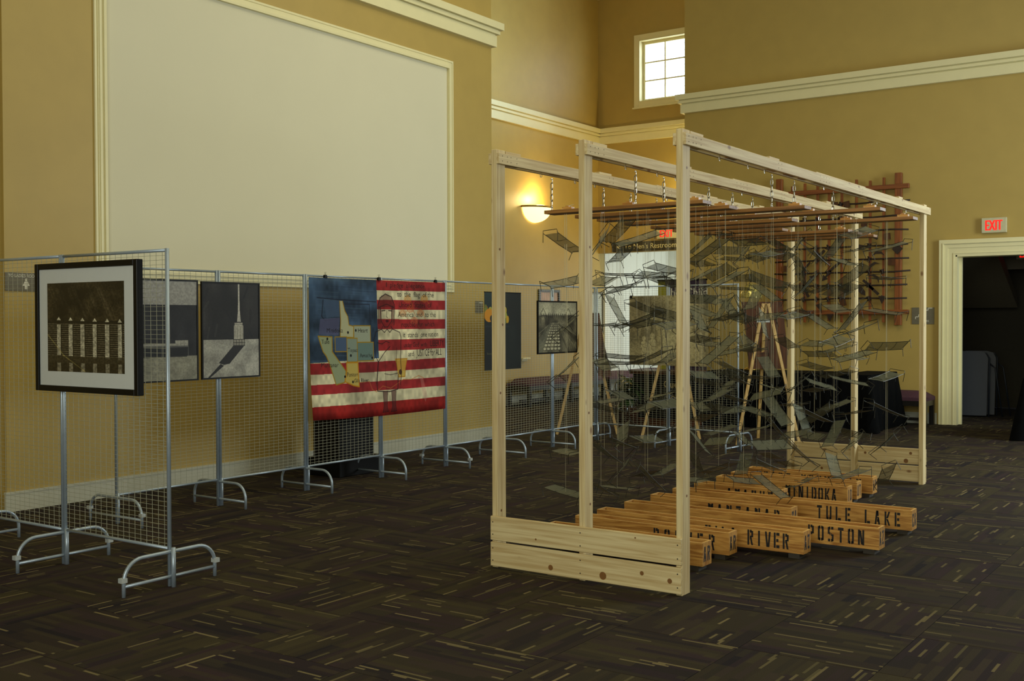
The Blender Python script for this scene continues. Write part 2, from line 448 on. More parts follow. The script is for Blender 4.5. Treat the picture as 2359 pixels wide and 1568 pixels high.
# ------------------------------------------------------------------ painted pictures, drawn into an array
class Canvas:
    def __init__(self, w, h, rgb, seed=0):
        self.w, self.h = w, h
        self.a = np.zeros((h, w, 3)); self.a[:] = np.array(rgb) / 255.0
        self.rng = np.random.RandomState(seed)
        self.Y, self.X = np.mgrid[0:h, 0:w]
    def blend(self, mask, rgb, al=1.0):
        k = (mask * al)[..., None]
        self.a = self.a * (1 - k) + np.array(rgb) / 255.0 * k
    def poly(self, pts, rgb, al=1.0):
        p = [(x * self.w, y * self.h) for x, y in pts]
        xs = [q[0] for q in p]; ys = [q[1] for q in p]
        x0, x1 = max(0, int(min(xs)) - 1), min(self.w, int(max(xs)) + 2)
        y0, y1 = max(0, int(min(ys)) - 1), min(self.h, int(max(ys)) + 2)
        if x0 >= x1 or y0 >= y1: return
        X = self.X[y0:y1, x0:x1] + 0.5; Y = self.Y[y0:y1, x0:x1] + 0.5
        ins = np.zeros(X.shape, bool); n = len(p)
        for i in range(n):
            xa, ya = p[i]; xb, yb = p[(i + 1) % n]
            if ya == yb: continue
            c = ((ya > Y) != (yb > Y)) & (X < (xb - xa) * (Y - ya) / (yb - ya) + xa)
            ins ^= c
        k = (ins * al)[..., None]
        self.a[y0:y1, x0:x1] = self.a[y0:y1, x0:x1] * (1 - k) + np.array(rgb) / 255.0 * k
    def rect(self, x0, y0, x1, y1, rgb, al=1.0):
        self.poly([(x0, y0), (x1, y0), (x1, y1), (x0, y1)], rgb, al)
    def line(self, pts, wd, rgb, al=1.0):
        p = [(x * self.w, y * self.h) for x, y in pts]
        for (xa, ya), (xb, yb) in zip(p[:-1], p[1:]):
            r = wd / 2 + 1
            x0, x1 = max(0, int(min(xa, xb) - r)), min(self.w, int(max(xa, xb) + r + 2))
            y0, y1 = max(0, int(min(ya, yb) - r)), min(self.h, int(max(ya, yb) + r + 2))
            if x0 >= x1 or y0 >= y1: continue
            X = self.X[y0:y1, x0:x1]; Y = self.Y[y0:y1, x0:x1]
            dx, dy = xb - xa, yb - ya; l2 = dx * dx + dy * dy + 1e-9
            t = np.clip(((X - xa) * dx + (Y - ya) * dy) / l2, 0, 1)
            d = np.hypot(X - xa - t * dx, Y - ya - t * dy)
            k = (np.clip(wd / 2 + 0.5 - d, 0, 1) * al)[..., None]
            self.a[y0:y1, x0:x1] = self.a[y0:y1, x0:x1] * (1 - k) + np.array(rgb) / 255.0 * k
    def ell(self, cx, cy, rx, ry, rgb, al=1.0, n=20):
        self.poly([(cx + rx * math.cos(2 * math.pi * i / n), cy + ry * math.sin(2 * math.pi * i / n)) for i in range(n)], rgb, al)
    def cloud(self, sx, sy):
        g = self.rng.rand(sy + 2, sx + 2)
        yy = self.Y / self.h * sy; xx = self.X / self.w * sx
        iy = yy.astype(int); ix = xx.astype(int); fy = yy - iy; fx = xx - ix
        fy = fy * fy * (3 - 2 * fy); fx = fx * fx * (3 - 2 * fx)
        return (g[iy, ix] * (1 - fx) + g[iy, ix + 1] * fx) * (1 - fy) + (g[iy + 1, ix] * (1 - fx) + g[iy + 1, ix + 1] * fx) * fy
    def mottle(self, amt, sx, sy, x0=0, y0=0, x1=1, y1=1):
        c = (self.cloud(sx, sy) - 0.5) * 2 * amt
        m = (self.X >= x0 * self.w) & (self.X < x1 * self.w) & (self.Y >= y0 * self.h) & (self.Y < y1 * self.h)
        self.a = np.clip(self.a * (1 + (c * m)[..., None]), 0, 1)
    def text(self, body, x, y, size, rgb, al=1.0, sx=1.0, slant=0.0):
        """lettering with its baseline at x, y (fractions); size is the letter height in fractions of the height"""
        me = text_mesh(body, 1.0)
        me.calc_loop_triangles()
        vs = np.array([v.co[:2] for v in me.vertices])
        asp = self.h / self.w
        if len(vs):
            for t in me.loop_triangles:
                self.poly([(x + (vs[i][0] * sx + slant * vs[i][1]) * size * 1.4 * asp, y - vs[i][1] * size * 1.4) for i in t.vertices], rgb, al)
        bpy.data.meshes.remove(me)
    def image(self, name):
        im = bpy.data.images.new(name, self.w, self.h)
        px = np.ones((self.h, self.w, 4), np.float32)
        px[..., :3] = np.clip(self.a[::-1], 0, 1)
        im.pixels.foreach_set(px.ravel())
        im.update(); im.pack()
        return im

# ------------------------------------------------------------------ floor: quarter-turned carpet tiles
P = 0.605
floor = struct('floor', MB().box(-9.5, 9.2, -8.2, 16.3, -0.12, -0.006), plain('floor_underlay', (40, 33, 24), 0.95))

def tile_mesh(turn):
    mb = MB(); h = P / 2 - 0.0015
    mb._add([(-h, -h, -0.006), (h, -h, -0.006), (h, h, -0.006), (-h, h, -0.006),
             (-h, -h, -0.001), (h, -h, -0.001), (h, h, -0.001), (-h, h, -0.001),
             (-h + .002, -h + .002, 0), (h - .002, -h + .002, 0), (h - .002, h - .002, 0), (-h + .002, h - .002, 0)],
            [(8, 9, 10, 11), (4, 5, 9, 8), (5, 6, 10, 9), (6, 7, 11, 10), (7, 4, 8, 11), (0, 1, 5, 4), (1, 2, 6, 5), (2, 3, 7, 6), (3, 0, 4, 7)])
    me = mb.mesh('carpet_tile', M['carpet'])
    uvl = me.uv_layers.new(name='UVMap')
    for l in me.loops:
        c = me.vertices[l.vertex_index].co
        a, b = c.x / P + 0.5, c.y / P + 0.5
        uvl.data[l.index].uv = (b, a) if turn else (a, b)
    return me
tile_me = [tile_mesh(False), tile_mesh(True)]
cam_p = Vector((3.79655, -5.21079, 1.44638))
cells = []
for i in range(-16, 16):
    for j in range(-13, 27):
        cx, cy = 0.02 + (i + .5) * P, -0.07 + (j + .5) * P
        if not (-9.4 < cx < 9.1 and -8.1 < cy < 16.2): continue
        d = Vector((cx, cy, 0)) - cam_p
        z = d.dot(_w); s = d.dot(_r)
        vis = z > 2.6 and abs(s) < z * 0.4644 + 0.5
        if cx < -4.3 and cy < 5.0: vis = False
        if cy > 13.3 or (cy > 10.9 and cx > -3.5 and not (0 < cx < 2.4 and cy < 12)): vis = False
        cells.append((0 if vis else 1, z if vis else abs(z) + 50, i, j, cx, cy))
cells.sort()
rest = MB(); rest_uv = []
for n, (hid, z, i, j, cx, cy) in enumerate(cells):
    if n < 300 and not hid:
        o = link_mesh('carpet_tile', tile_me[(i + j) % 2], floor)
        o.location = (cx, cy, 0)
    elif z < 60:
        h = P / 2 - 0.001
        rest._add([(cx - h, cy - h, -0.001), (cx + h, cy - h, -0.001), (cx + h, cy + h, -0.001), (cx - h, cy + h, -0.001)], [(0, 1, 2, 3)])
        k = (i * 7 + j * 13)
        q4 = [(0, 0), (1, 0), (1, 1), (0, 1)]
        if (i + j) % 2: q4 = [(b, a) for a, b in q4]
        rest_uv += [(a + k, b + k * 3) for a, b in q4]
ro = rest.build('far_carpet_tiles', M['carpet'], floor)
ul = ro.data.uv_layers.new(name='UVMap')
for i_, uvv in enumerate(rest_uv): ul.data[i_].uv = uvv
ro['kind'] = 'stuff'

# ------------------------------------------------------------------ room shell
H = 7.55
WX = -4.13          # left wall
WE = 5.68           # where it ends
RY = 10.55          # right wall
RX = -3.93          # where it ends
struct('wall_left', MB().box(WX - 0.3, WX, -0.58, WE, 0, H).box(WX - 0.3, WX - 0.035, -8.2, -0.58, 0, H).box(-7.3, WX - 0.3, 5.4, WE, 0, H), M['wall'])
struct('wall_passage', MB().box(-7.3, -7.0, WE, 13.1, 0, H).box(-7.3, -7.0, 13.1, 16.2, 0, 3.1), M['wall'])
DX0, DX1, DZ = 0.13, 2.05, 2.31
struct('wall_right', MB().box(RX, DX0, RY, RY + 0.3, 0, H).box(DX1, 9.2, RY, RY + 0.3, 0, H).box(DX0, DX1, RY, RY + 0.3, DZ, H)
       .box(RX, RX + 0.3, RY + 0.3, 13.1, 0, H), M['wall'])
# lobby end wall with the high window hole and the corridor opening
wx0, wx1, wz0, wz1 = -6.10, -4.32, 5.505, 6.645
struct('wall_back', MB().box(-7.0, wx0, 13.1, 13.3, 2.72, H).box(wx1, RX + 0.3, 13.1, 13.3, 2.72, H).box(wx0, wx1, 13.1, 13.3, 2.72, wz0).box(wx0, wx1, 13.1, 13.3, wz1, H)
       .box(-4.25, RX + 0.3, 13.1, 13.3, 0, 2.72), M['wall'])
struct('wall_corridor', MB().box(-7.0, -3.2, 16.0, 16.2, 0, 3.1).box(-3.35, -3.2, 13.3, 16.0, 0, 3.1).box(-7.005, -6.985, 13.32, 16.0, 0, 2.95), M['white_wall'])
struct('wall_near', MB().box(-4.5, 9.2, -8.4, -8.2, 0, H), M['wall'])
struct('wall_side', MB().box(9.0, 9.2, -8.2, 16.2, 0, H), M['wall'])
struct('ceiling', MB().box(-7.3, 9.2, -8.4, 13.3, H, H + 0.15), M['ceiling'])
struct('ceiling_corridor', MB().box(-7.0, -3.2, 13.3, 16.0, 2.95, 3.1), M['ceiling'])
# dim room beyond the door
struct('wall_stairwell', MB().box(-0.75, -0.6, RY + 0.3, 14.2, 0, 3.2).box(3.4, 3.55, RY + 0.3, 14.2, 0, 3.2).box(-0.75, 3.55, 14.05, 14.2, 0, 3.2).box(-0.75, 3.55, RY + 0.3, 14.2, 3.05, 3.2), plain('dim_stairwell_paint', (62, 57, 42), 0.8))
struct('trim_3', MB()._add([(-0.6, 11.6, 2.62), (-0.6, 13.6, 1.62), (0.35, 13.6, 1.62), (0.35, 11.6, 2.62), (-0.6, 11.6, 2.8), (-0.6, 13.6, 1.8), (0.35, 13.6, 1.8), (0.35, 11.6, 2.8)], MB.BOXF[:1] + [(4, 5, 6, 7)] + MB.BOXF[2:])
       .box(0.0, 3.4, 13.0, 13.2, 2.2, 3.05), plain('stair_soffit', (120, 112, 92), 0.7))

def crown(name, z, runs):
    """stepped crown: fascia, fillet, cap; runs are (x0, x1, y0, y1, nx, ny) wall faces"""
    mb = MB()
    for (x0, x1, y0, y1, nx, ny, e0, e1) in runs:
        for (a, b, d) in ((0, .135, .05), (.135, .150, .035), (.150, .19, .08), (.19, .203, .065), (.203, .285, .115)):
            X0, X1, Y0, Y1 = x0, x1, y0, y1
            if nx > 0: X1 = x0 + d
            if nx < 0: X0 = x1 - d
            if ny > 0: Y1 = y0 + d
            if ny < 0: Y0 = y1 - d
            if nx: Y0 -= e0 * d; Y1 += e1 * d
            else: X0 -= e0 * d; X1 += e1 * d
            mb.box(X0, X1, Y0, Y1, z + a, z + b)
    return struct(name, mb, M['trim'])
crown('trim_crown_left', 4.765, [(WX, WX, -8.2, WE, 1, 0, 0, 1), (-7.0, WX, WE, WE, 0, 1, 0, 0)])
crown('trim_crown_passage', 4.79, [(-7.0, -7.0, WE, 13.1, 1, 0, 0, 0)])
crown('trim_crown_back', 4.79, [(-7.0, RX, 13.1, 13.1, 0, -1, 0, 0)])
crown('trim_crown_right', 4.672, [(RX, 9.0, RY, RY, 0, -1, 1, 0), (RX, RX, RY, 13.1, -1, 0, 0, 0)])

def baseboard(name, runs):
    mb = MB()
    for (x0, x1, y0, y1) in runs:
        mb.box(x0, x1, y0, y1, 0, 0.135)
        dx = 0.006 if x1 - x0 < 0.1 else 0; dy = 0.006 if y1 - y0 < 0.1 else 0
        mb.box(x0 - dx, x1 + dx, y0 - dy, y1 + dy, 0.135, 0.152)
    return struct(name, mb, M['base'])
baseboard('baseboard_left', [(WX - 0.002, WX + 0.016, -0.6, WE + 0.016)])
baseboard('baseboard_passage', [(-7.002, -6.984, WE, 13.1)])
baseboard('baseboard_right', [(RX, DX0 - 0.24, RY - 0.016, RY + 0.002)])

# clerestory window high on the end wall
win = empty('window_1'); win['kind'] = 'structure'
def ring(mb, x0, x1, z0, z1, y0, y1, wd):
    mb.box(x0, x0 + wd, y0, y1, z0, z1).box(x1 - wd, x1, y0, y1, z0, z1).box(x0 + wd, x1 - wd, y0, y1, z0, z0 + wd).box(x0 + wd, x1 - wd, y0, y1, z1 - wd, z1)
    return mb
ring(MB(), wx0 - 0.105, wx1 + 0.105, wz0 - 0.105, wz1 + 0.105, 13.06, 13.1, 0.105).build('window_casing', M['trim'], win, bevel=0.004)
MB().box(wx0 - 0.13, wx1 + 0.13, 13.04, 13.1, wz0 - 0.125, wz0 - 0.10).build('window_sill', M['trim'], win)
ring(MB(), wx0, wx1, wz0, wz1, 13.06, 13.22, 0.012).build('window_jamb', M['trim'], win)
ring(MB(), wx0 + 0.012, wx1 - 0.012, wz0 + 0.012, wz1 - 0.012, 13.19, 13.235, 0.05).build('sash_frame', M['trim'], win, bevel=0.004)
gx0, gx1, gz0, gz1 = wx0 + 0.062, wx1 - 0.062, wz0 + 0.062, wz1 - 0.062
for i in range(1, 4):
    x = gx0 + (gx1 - gx0) * i / 4
    MB().box(x - 0.011, x + 0.011, 13.195, 13.23, gz0, gz1).build('muntin', M['trim'], win)
for i in range(1, 3):
    z = gz0 + (gz1 - gz0) * i / 3
    MB().box(gx0, gx1, 13.198, 13.227, z - 0.011, z + 0.011).build('muntin', M['trim'], win)
for i in range(4):
    for j in range(3):
        xa = gx0 + (gx1 - gx0) * i / 4; xb = gx0 + (gx1 - gx0) * (i + 1) / 4
        za = gz0 + (gz1 - gz0) * j / 3; zb = gz0 + (gz1 - gz0) * (j + 1) / 3
        MB().box(xa + .011, xb - .011, 13.21, 13.214, za + .011, zb - .011).build('pane', M['glass'], win)
# painted brick flank of the building outside that window: pale bricks with recessed joints
bw = struct('wall_outside', MB().box(-7.6, -7.2, 13.5, 18.0, 4.5, 9.0), plain('pale_mortar', (150, 160, 178), 0.9))
bm = MB()
for r_ in range(24):
    for c_ in range(9):
        y = 13.55 + c_ * 0.46 + (0.23 if r_ % 2 else 0); z = 4.9 + r_ * 0.16
        bm.box(-7.2, -7.188, y, y + 0.44, z, z + 0.145)
bo = bm.build('brickwork', plain('pale_painted_brick', (236, 238, 240), 0.9), bw); bo['kind'] = 'stuff'

# doorway: moulded casing and lining
door = empty('door_1'); door['kind'] = 'structure'
def casing(parent, x0, x1, ztop, y):
    for side in (0, 1):
        mb = MB(); xe = x0 if side == 0 else x1; s = -1 if side == 0 else 1
        for (a, b, d) in ((0.0, .10, .022), (.10, .15, .034), (.15, .21, .05), (.155, .165, .058), (.02, .03, .03)):
            xa, xb = xe + s * a, xe + s * b
            mb.box(min(xa, xb), max(xa, xb), y - d, y, 0, ztop + min(b, .21))
        mb.build('door_casing', M['trim'], parent)
    mb = MB()
    for (a, b, d) in ((0.0, .10, .022), (.10, .15, .034), (.15, .21, .05), (.155, .165, .058), (.02, .03, .03)):
        mb.box(x0 - b, x1 + b, y - d + 0.0004, y, ztop + a, ztop + b)
    mb.build('head_casing', M['trim'], parent)
casing(door, DX0, DX1, DZ, RY)
MB().box(DX0, DX0 + 0.02, RY - 0.02, RY + 0.3, 0, DZ).box(DX1 - 0.02, DX1, RY - 0.02, RY + 0.3, 0, DZ).box(DX0, DX1, RY - 0.02, RY + 0.3, DZ - 0.02, DZ).box(DX0 + .02, DX0 + .05, RY + .12, RY + .17, 0, DZ - .02).build('door_lining', M['trim'], door)

# ------------------------------------------------------------------ white panel framed on the left wall
scr = thing('wall_panel', 'huge blank white panel in a moulded cream frame on the long left wall', 'wall panel', (WX, 0, 0))
MB().box(0, 0.006, 0.29, 4.82, 1.86, 4.35).build('panel_face', M['screen'], scr)
def moulding(y0, y1, z0, z1, vert):
    mb = MB()
    prof = ((0, .02, .018), (.02, .03, .010), (.03, .042, .018), (.042, .075, .026), (.075, .10, .040))
    for a, b, d in prof:
        if vert == 'L': mb.box(0, d, y0 + a, y0 + b, z0 + a, z1 - a)
        if vert == 'R': mb.box(0, d, y1 - b, y1 - a, z0 + a, z1 - a)
        if vert == 'B': mb.box(0, d - .0004, y0 + a, y1 - a, z0 + a, z0 + b)
        if vert == 'T': mb.box(0, d - .0004, y0 + a, y1 - a, z1 - b, z1 - a)
    return mb
for s in 'LRBT':
    moulding(0.20, 4.91, 1.772, 4.44, s).build('moulding', M['trim'], scr)

# ------------------------------------------------------------------ wall lamp
lamp = thing('wall_sconce', 'lit half-bowl glass wall lamp with brass rim on the passage wall', 'lamp', (-7.0, 10.86, 3.40))
mb = MB()
mb.lathe([(0.02 + 0.98 * math.sin(t), -math.cos(t)) for t in [i * math.pi / 2 / 12 for i in range(13)]], n=28, a0=-math.pi / 2, a1=math.pi / 2)
for i, p in enumerate(mb.v): mb.v[i] = (p[0] * 0.29 + 0.01, p[1] * 0.35, p[2] * 0.25)
mb.build('glass_bowl', emit('lit_opal_glass', (255, 226, 150), 2.6), lamp)
mb = MB().tube([(0.005, -0.375, 0.012)] + [(0.01 + 0.305 * math.sin(t), -0.365 * math.cos(t), 0.012) for t in [i * math.pi / 16 for i in range(1, 16)]] + [(0.005, 0.375, 0.012)], 0.017, 8)
mb.build('brass_rim', M['brass'], lamp)
MB().box(0, 0.03, -0.07, 0.07, -0.10, 0.05).box(0.0, 0.33, -0.012, 0.012, 0.0, 0.02).build('wall_bracket', M['brass'], lamp)
pl = bpy.data.lights.new('sconce_light', 'POINT'); pl.energy = 30; pl.color = (1.0, 0.74, 0.32); pl.shadow_soft_size = 0.08
po = bpy.data.objects.new('sconce_light', pl); COL.objects.link(po); po.location = (-6.83, 10.86, 3.56)
assumed_pl = bpy.data.lights.new('sconce_light', 'POINT'); assumed_pl.energy = 75; assumed_pl.color = (1.0, 0.82, 0.34); assumed_pl.shadow_soft_size = 0.1  # second lamp assumed from its glow, out of view, no sconce built
assumed_po = bpy.data.objects.new('sconce_light', assumed_pl); COL.objects.link(assumed_po); assumed_po.location = (-4.7, 12.8, 3.62)

# ------------------------------------------------------------------ signs
def exit_sign(loc, label, w, h):
    s = thing('exit_sign', label, 'sign', loc)
    MB().box(-w / 2, w / 2, -0.055, 0, -h / 2, h / 2).build('sign_case', M['exit_case'], s, bevel=0.004)
    me = text_mesh('EXIT', 1.0, 'CENTER', 0.0)
    xs = [v.co.x for v in me.vertices]; ys = [v.co.y for v in me.vertices]
    sx = w * 0.66 / (max(xs) - min(xs)); sz = h * 0.66 / (max(ys) - min(ys)); cx = (max(xs) + min(xs)) / 2; cy = (max(ys) + min(ys)) / 2
    bpy.data.meshes.remove(me)
    me = text_mesh('EXIT', 1.0, 'CENTER', 0.0)
    me.transform(Matrix(((sx, 0, 0, -cx * sx), (0, 0, -1, -0.0562), (0, sz, 0, -cy * sz), (0, 0, 0, 1))))
    me.materials.clear(); me.materials.append(M['exit_red'])
    ob = bpy.data.objects.new('lettering', me); COL.objects.link(ob); ob.parent = s
    # heavier strokes: a second copy a hair to each side
    for dx in (-0.006, 0.006):
        o2 = bpy.data.objects.new('lettering', me); COL.objects.link(o2); o2.parent = s; o2.location = (dx, -0.0003 * (1 if dx > 0 else -1), 0)
    return s
exit_sign((0.62, RY, 2.69), 'lit EXIT sign with red letters above the cased doorway', 0.31, 0.20)
exit_sign((-5.52, 13.1, 3.03), 'red EXIT sign above the dark restroom direction board', 0.40, 0.19)
e3 = exit_sign((0.60, 12.98, 2.43), 'red EXIT sign glowing inside the dark room past the doorway', 0.30, 0.17)

dirs = thing('direction_sign', 'long dark board with cream arrow and restroom lettering over the corridor opening', 'sign', (-6.69, 13.1, 2.735))
MB().box(0, 2.3, -0.03, 0, 0, 0.175).build('sign_board', M['sign_dark'], dirs, bevel=0.003)
MB().prism([(0.10, 0.088), (0.17, 0.128), (0.17, 0.104), (0.235, 0.104), (0.215, 0.074), (0.17, 0.074), (0.17, 0.048)], (0, -0.0306, 0), (1, 0, 0), (0, 0, 1), 0.0006).build('arrow', M['sign_letter'], dirs)
text_obj('lettering', "To Men's Restroom,", 0.135, M['sign_letter'], dirs, (0.27, -0.0308, 0.042), (1, 0, 0), (0, 0, 1))

st = thing('stairs_plaque', 'small grey plaque with white stair symbol beside the door casing', 'sign', (-0.30, RY, 1.49))
MB().box(-0.15, 0.15, -0.008, 0, -0.115, 0.115).build('plaque', M['sign_grey'], st)
pts = []
for i in range(5): pts += [(-0.10 + i * .042, -0.045 + i * 0.030), (-0.10 + i * .042, -0.015 + i * 0.030)]
mb = MB()
for a, b in zip(pts[:-1], pts[1:]): mb.obox((a[0], -0.009, a[1]), (b[0], -0.009, b[1]), 0.010, 0.002, (0, 0, 1) if a[0] != b[0] else (1, 0, 0))
mb.obox((0.068, -0.009, 0.105), (0.125, -0.009, 0.105), 0.010, 0.002, (0, 0, 1))
mb.build('stair_symbol', M['sign_white'], st)
text_obj('lettering', 'STAIRS', 0.036, M['sign_white'], st, (-0.03, -0.0086, -0.085), (1, 0, 0), (0, 0, 1))

ld = thing('restroom_plaque', "grey plaque with woman pictogram at the left end of the left wall", 'sign', (WX, -0.44, 1.75))
MB().box(0, 0.008, -0.14, 0.16, -0.07, 0.07).build('plaque', M['sign_grey'], ld)
text_obj('lettering', 'TO LADIES ROOM', 0.034, M['sign_white'], ld, (0.0086, -0.115, 0.035), (0, 1, 0), (0, 0, 1), sx=0.86)
MB().prism([(-0.012, -.055), (-0.012, -.03), (-.03, -.03), (-.012, .004), (.012, .004), (.03, -.03), (.012, -.03), (.012, -.055)], (0.0086, 0.03, 0), (0, 1, 0), (0, 0, 1), 0.0006).disc((0.0086, 0.03, 0.016), (1, 0, 0), 0.010, 12).build('pictogram', M['sign_white'], ld)

sw = thing('notice_plaque', 'small brushed metal plaque at the far end of the left wall', 'sign', (WX, 5.41, 1.605))
MB().box(0, 0.008, -0.075, 0.075, -0.07, 0.07).build('plaque', M['sign_grey'], sw)
MB().box(0.008, 0.0086, 0.0, 0.065, 0.045, 0.056).build('plaque_strip', M['sign_white'], sw)
lg = thing('wall_ledge', 'little white ledge on the passage wall behind the wire panels', 'shelf', (-7.0, 10.5, 0.77))
MB().box(0, 0.10, -0.12, 0.12, 0.0, 0.03).box(0, 0.06, -0.09, 0.09, -0.03, 0.0).build('ledge', M['trim'], lg, bevel=0.006)

# ------------------------------------------------------------------ timber frame
W, L, HP = 1.23, 4.77, 2.44
fr = thing('timber_frame', 'tall open frame of pale two-by-four timber with three long overhead rails', 'frame', (0, 0, 0))
post_x = [(0.0, 0.038), (0.596, 0.634), (W - 0.038, W)]
for (a, b) in post_x:
    MB().box(a, b, 0, 0.089, 0, HP).build('post', M['pine_z'], fr, bevel=0.003)
    MB().box(a, b, L - 0.089, L, 0, HP).build('post', M['pine_z'], fr, bevel=0.003)
for y0, y1 in ((-0.019, 0.0), (L, L + 0.019)):
    for z0 in (0.011, 0.163):
        MB().box(0, W, y0, y1, z0, z0 + 0.140).build('kick_board', M['pine_x'], fr, bevel=0.003)
blocks_raised = ((0.095, 0.25, 2.438), (1.18, 1.34, 2.436), (2.0, 3.05, 2.430), (3.92, 4.03, 2.440))
blocks_flush = ((0.62, 0.74), (1.5, 1.66), (1.76, 1.86), (3.2, 3.36), (3.55, 3.65), (4.25, 4.35), (4.5, 4.62))
holes = MB()
for (a, b) in post_x:
    MB().box(b, b + 0.019, 0.0, L + 0.06, 2.355, 2.4185).build('rail_plank', M['pine_y'], fr, bevel=0.002)
    MB().box(a - 0.019, a, 0.0, L + 0.06, 2.355, 2.4185).build('rail_plank', M['pine_y'], fr, bevel=0.002)
    for (y0, y1, zt) in blocks_raised:
        MB().box(a, b, y0, y1, 2.36, zt).build('spacer_block', M['pine_y'], fr)
    for (y0, y1) in blocks_flush:
        MB().box(a, b, y0, y1, 2.362, 2.405).build('spacer_block', M['plank_x'], fr)
    for yg in (0.035, 0.085, 0.122, 0.182, 1.28, 1.33, 2.02, 2.09, 2.14, 2.20, 2.86, 2.92, 3.95, 4.0, 4.68, 4.72, 4.76, 4.79):
        for zg in (2.373, 2.402):
            holes.disc((b + 0.0195, yg, zg), (1, 0, 0), 0.0032, 6)
for x in (0.018, 0.615, W - 0.02):
    for z in (0.045, 0.117, 0.197, 0.269):
        holes.disc((x, -0.0195, z), (0, -1, 0), 0.004, 8)
ho = holes.build('nail_holes', M['hole'], fr); ho['kind'] = 'stuff'
knots = MB()
for (x, z, r) in ((0.42, 0.052, 0.016), (0.76, 0.05, 0.022), (1.00, 0.095, 0.012), (1.165, 0.075, 0.014), (0.96, 0.28, 0.005), (0.32, 0.20, 0.006)):
    knots.disc((x, -0.0194, z), (0, -1, 0), r, 12)
for (x, z, r) in ((1.10, 0.26, 0.013), (1.06, 0.19, 0.02), (0.70, 0.24, 0.012), (0.3, 0.07, 0.012)):
    knots.disc((x, L - 0.0004, z), (0, -1, 0), r, 12)
for (xp, pr) in ((0, (0.33, 1.02, 1.42, 1.86)), (1, (0.42, 0.93, 1.85)), (2, (0.52, 1.60, 2.24))):
    for z in pr:
        knots.disc((post_x[xp][1] + 0.0004, 0.03 + 0.03 * ((z * 7) % 1), z), (1, 0, 0), 0.008, 10)
ko = knots.build('wood_knots', plain('knot_brown', (122, 82, 34), 0.6), fr); ko['kind'] = 'stuff'
# screw eyes left empty under the rails
eye = MB().tube([(0, 0, 0.0)] + [(0, 0.010 * math.sin(t), -0.016 - 0.010 * (1 - math.cos(t)) + 0.004) for t in [i * 2 * math.pi / 10 for i in range(10)]], 0.002, 5)
eye_me = eye.mesh('screw_eye', M['chain'])
for (a, b) in post_x:
    for y in (0.5, 0.9, 1.15, 2.2, 3.4, 4.2):
        o = link_mesh('screw_eye', eye_me, fr); o.location = ((a + b) / 2, y, 2.362)

# ------------------------------------------------------------------ stencil alphabet (strokes with bridges), 0.6 wide, 1 high
S = 0.19
def hbar(x0, x1, y): return [(x0, y - S / 2), (x1, y - S / 2), (x1, y + S / 2), (x0, y + S / 2)]
def vbar(x, y0, y1): return [(x - S / 2, y0), (x + S / 2, y0), (x + S / 2, y1), (x - S / 2, y1)]
def dbar(x0, y0, x1, y1):
    return [(x0 - S / 2, y0), (x0 + S / 2, y0), (x1 + S / 2, y1), (x1 - S / 2, y1)]
LX, RX_, TY, BY = 0.095, 0.505, 0.905, 0.095
G = {
 'A': [dbar(.095, 0, .255, 1), dbar(.505, 0, .365, .55), dbar(.355, .62, .32, 1), hbar(.27, .40, .28)],
 'C': [vbar(LX, 0, 1), hbar(.19, .28, TY), hbar(.19, .28, BY), vbar(RX_, .66, 1), vbar(RX_, 0, .34), hbar(.36, .42, TY), hbar(.36, .42, BY)],
 'D': [vbar(LX, 0, 1), hbar(.27, .42, TY), hbar(.27, .42, BY), vbar(RX_, .06, .94)],
 'E': [vbar(LX, 0, 1), hbar(.25, .58, TY), hbar(.25, .48, .5), hbar(.25, .58, BY)],
 'G': [vbar(LX, 0, 1), hbar(.19, .28, TY), hbar(.19, .28, BY), vbar(RX_, .70, 1), vbar(RX_, 0, .45), hbar(.36, .42, TY), hbar(.36, .42, BY), hbar(.33, .42, .40)],
 'H': [vbar(LX, 0, 1), vbar(RX_, 0, 1), hbar(.19, .27, .5), hbar(.33, .41, .5)],
 'I': [vbar(.30, 0, 1)],
 'J': [vbar(RX_, 0, 1), hbar(.25, .41, BY), vbar(LX, 0, .34)],
 'K': [vbar(LX, 0, 1), dbar(.27, .52, .50, 1), dbar(.505, 0, .27, .46)],
 'L': [vbar(LX, 0, 1), hbar(.25, .58, BY)],
 'M': [vbar(.075, 0, 1), vbar(.525, 0, 1), dbar(.25, .35, .19, .95), dbar(.35, .35, .41, .95)],
 'N': [vbar(.085, 0, 1), vbar(.515, 0, 1), dbar(.38, .05, .22, .95)],
 'O': [vbar(LX, .04, .96), vbar(RX_, .04, .96), hbar(.12, .26, TY), hbar(.12, .26, BY), hbar(.34, .48, TY), hbar(.34, .48, BY)],
 'P': [vbar(LX, 0, 1), hbar(.25, .45, TY), hbar(.25, .45, .45), vbar(RX_, .42, .94)],
 'R': [vbar(LX, 0, 1), hbar(.25, .45, TY), hbar(.25, .45, .52), vbar(RX_, .52, .94), dbar(.505, 0, .36, .44)],
 'S': [vbar(LX, .50, .96), vbar(RX_, .04, .50), hbar(.12, .26, TY), hbar(.34, .58, TY), hbar(.02, .26, BY), hbar(.34, .48, BY), hbar(.19, .27, .52), hbar(.33, .41, .48)],
 'T': [vbar(.30, 0, .80), hbar(.02, .58, TY)],
 'U': [vbar(LX, .04, 1), vbar(RX_, .04, 1), hbar(.12, .26, BY), hbar(.34, .48, BY)],
 'V': [dbar(.245, 0, .095, 1), dbar(.375, 0, .505, 1)],
 'W': [dbar(.17, 0, .075, 1), dbar(.43, 0, .525, 1), dbar(.24, .05, .30, .62), dbar(.36, .05, .32, .62)],
 'Y': [vbar(.30, 0, .46), dbar(.25, .52, .095, 1), dbar(.36, .52, .505, 1)],
 'Z': [hbar(.02, .58, TY), hbar(.02, .58, BY), dbar(.14, .22, .45, .78)],
}
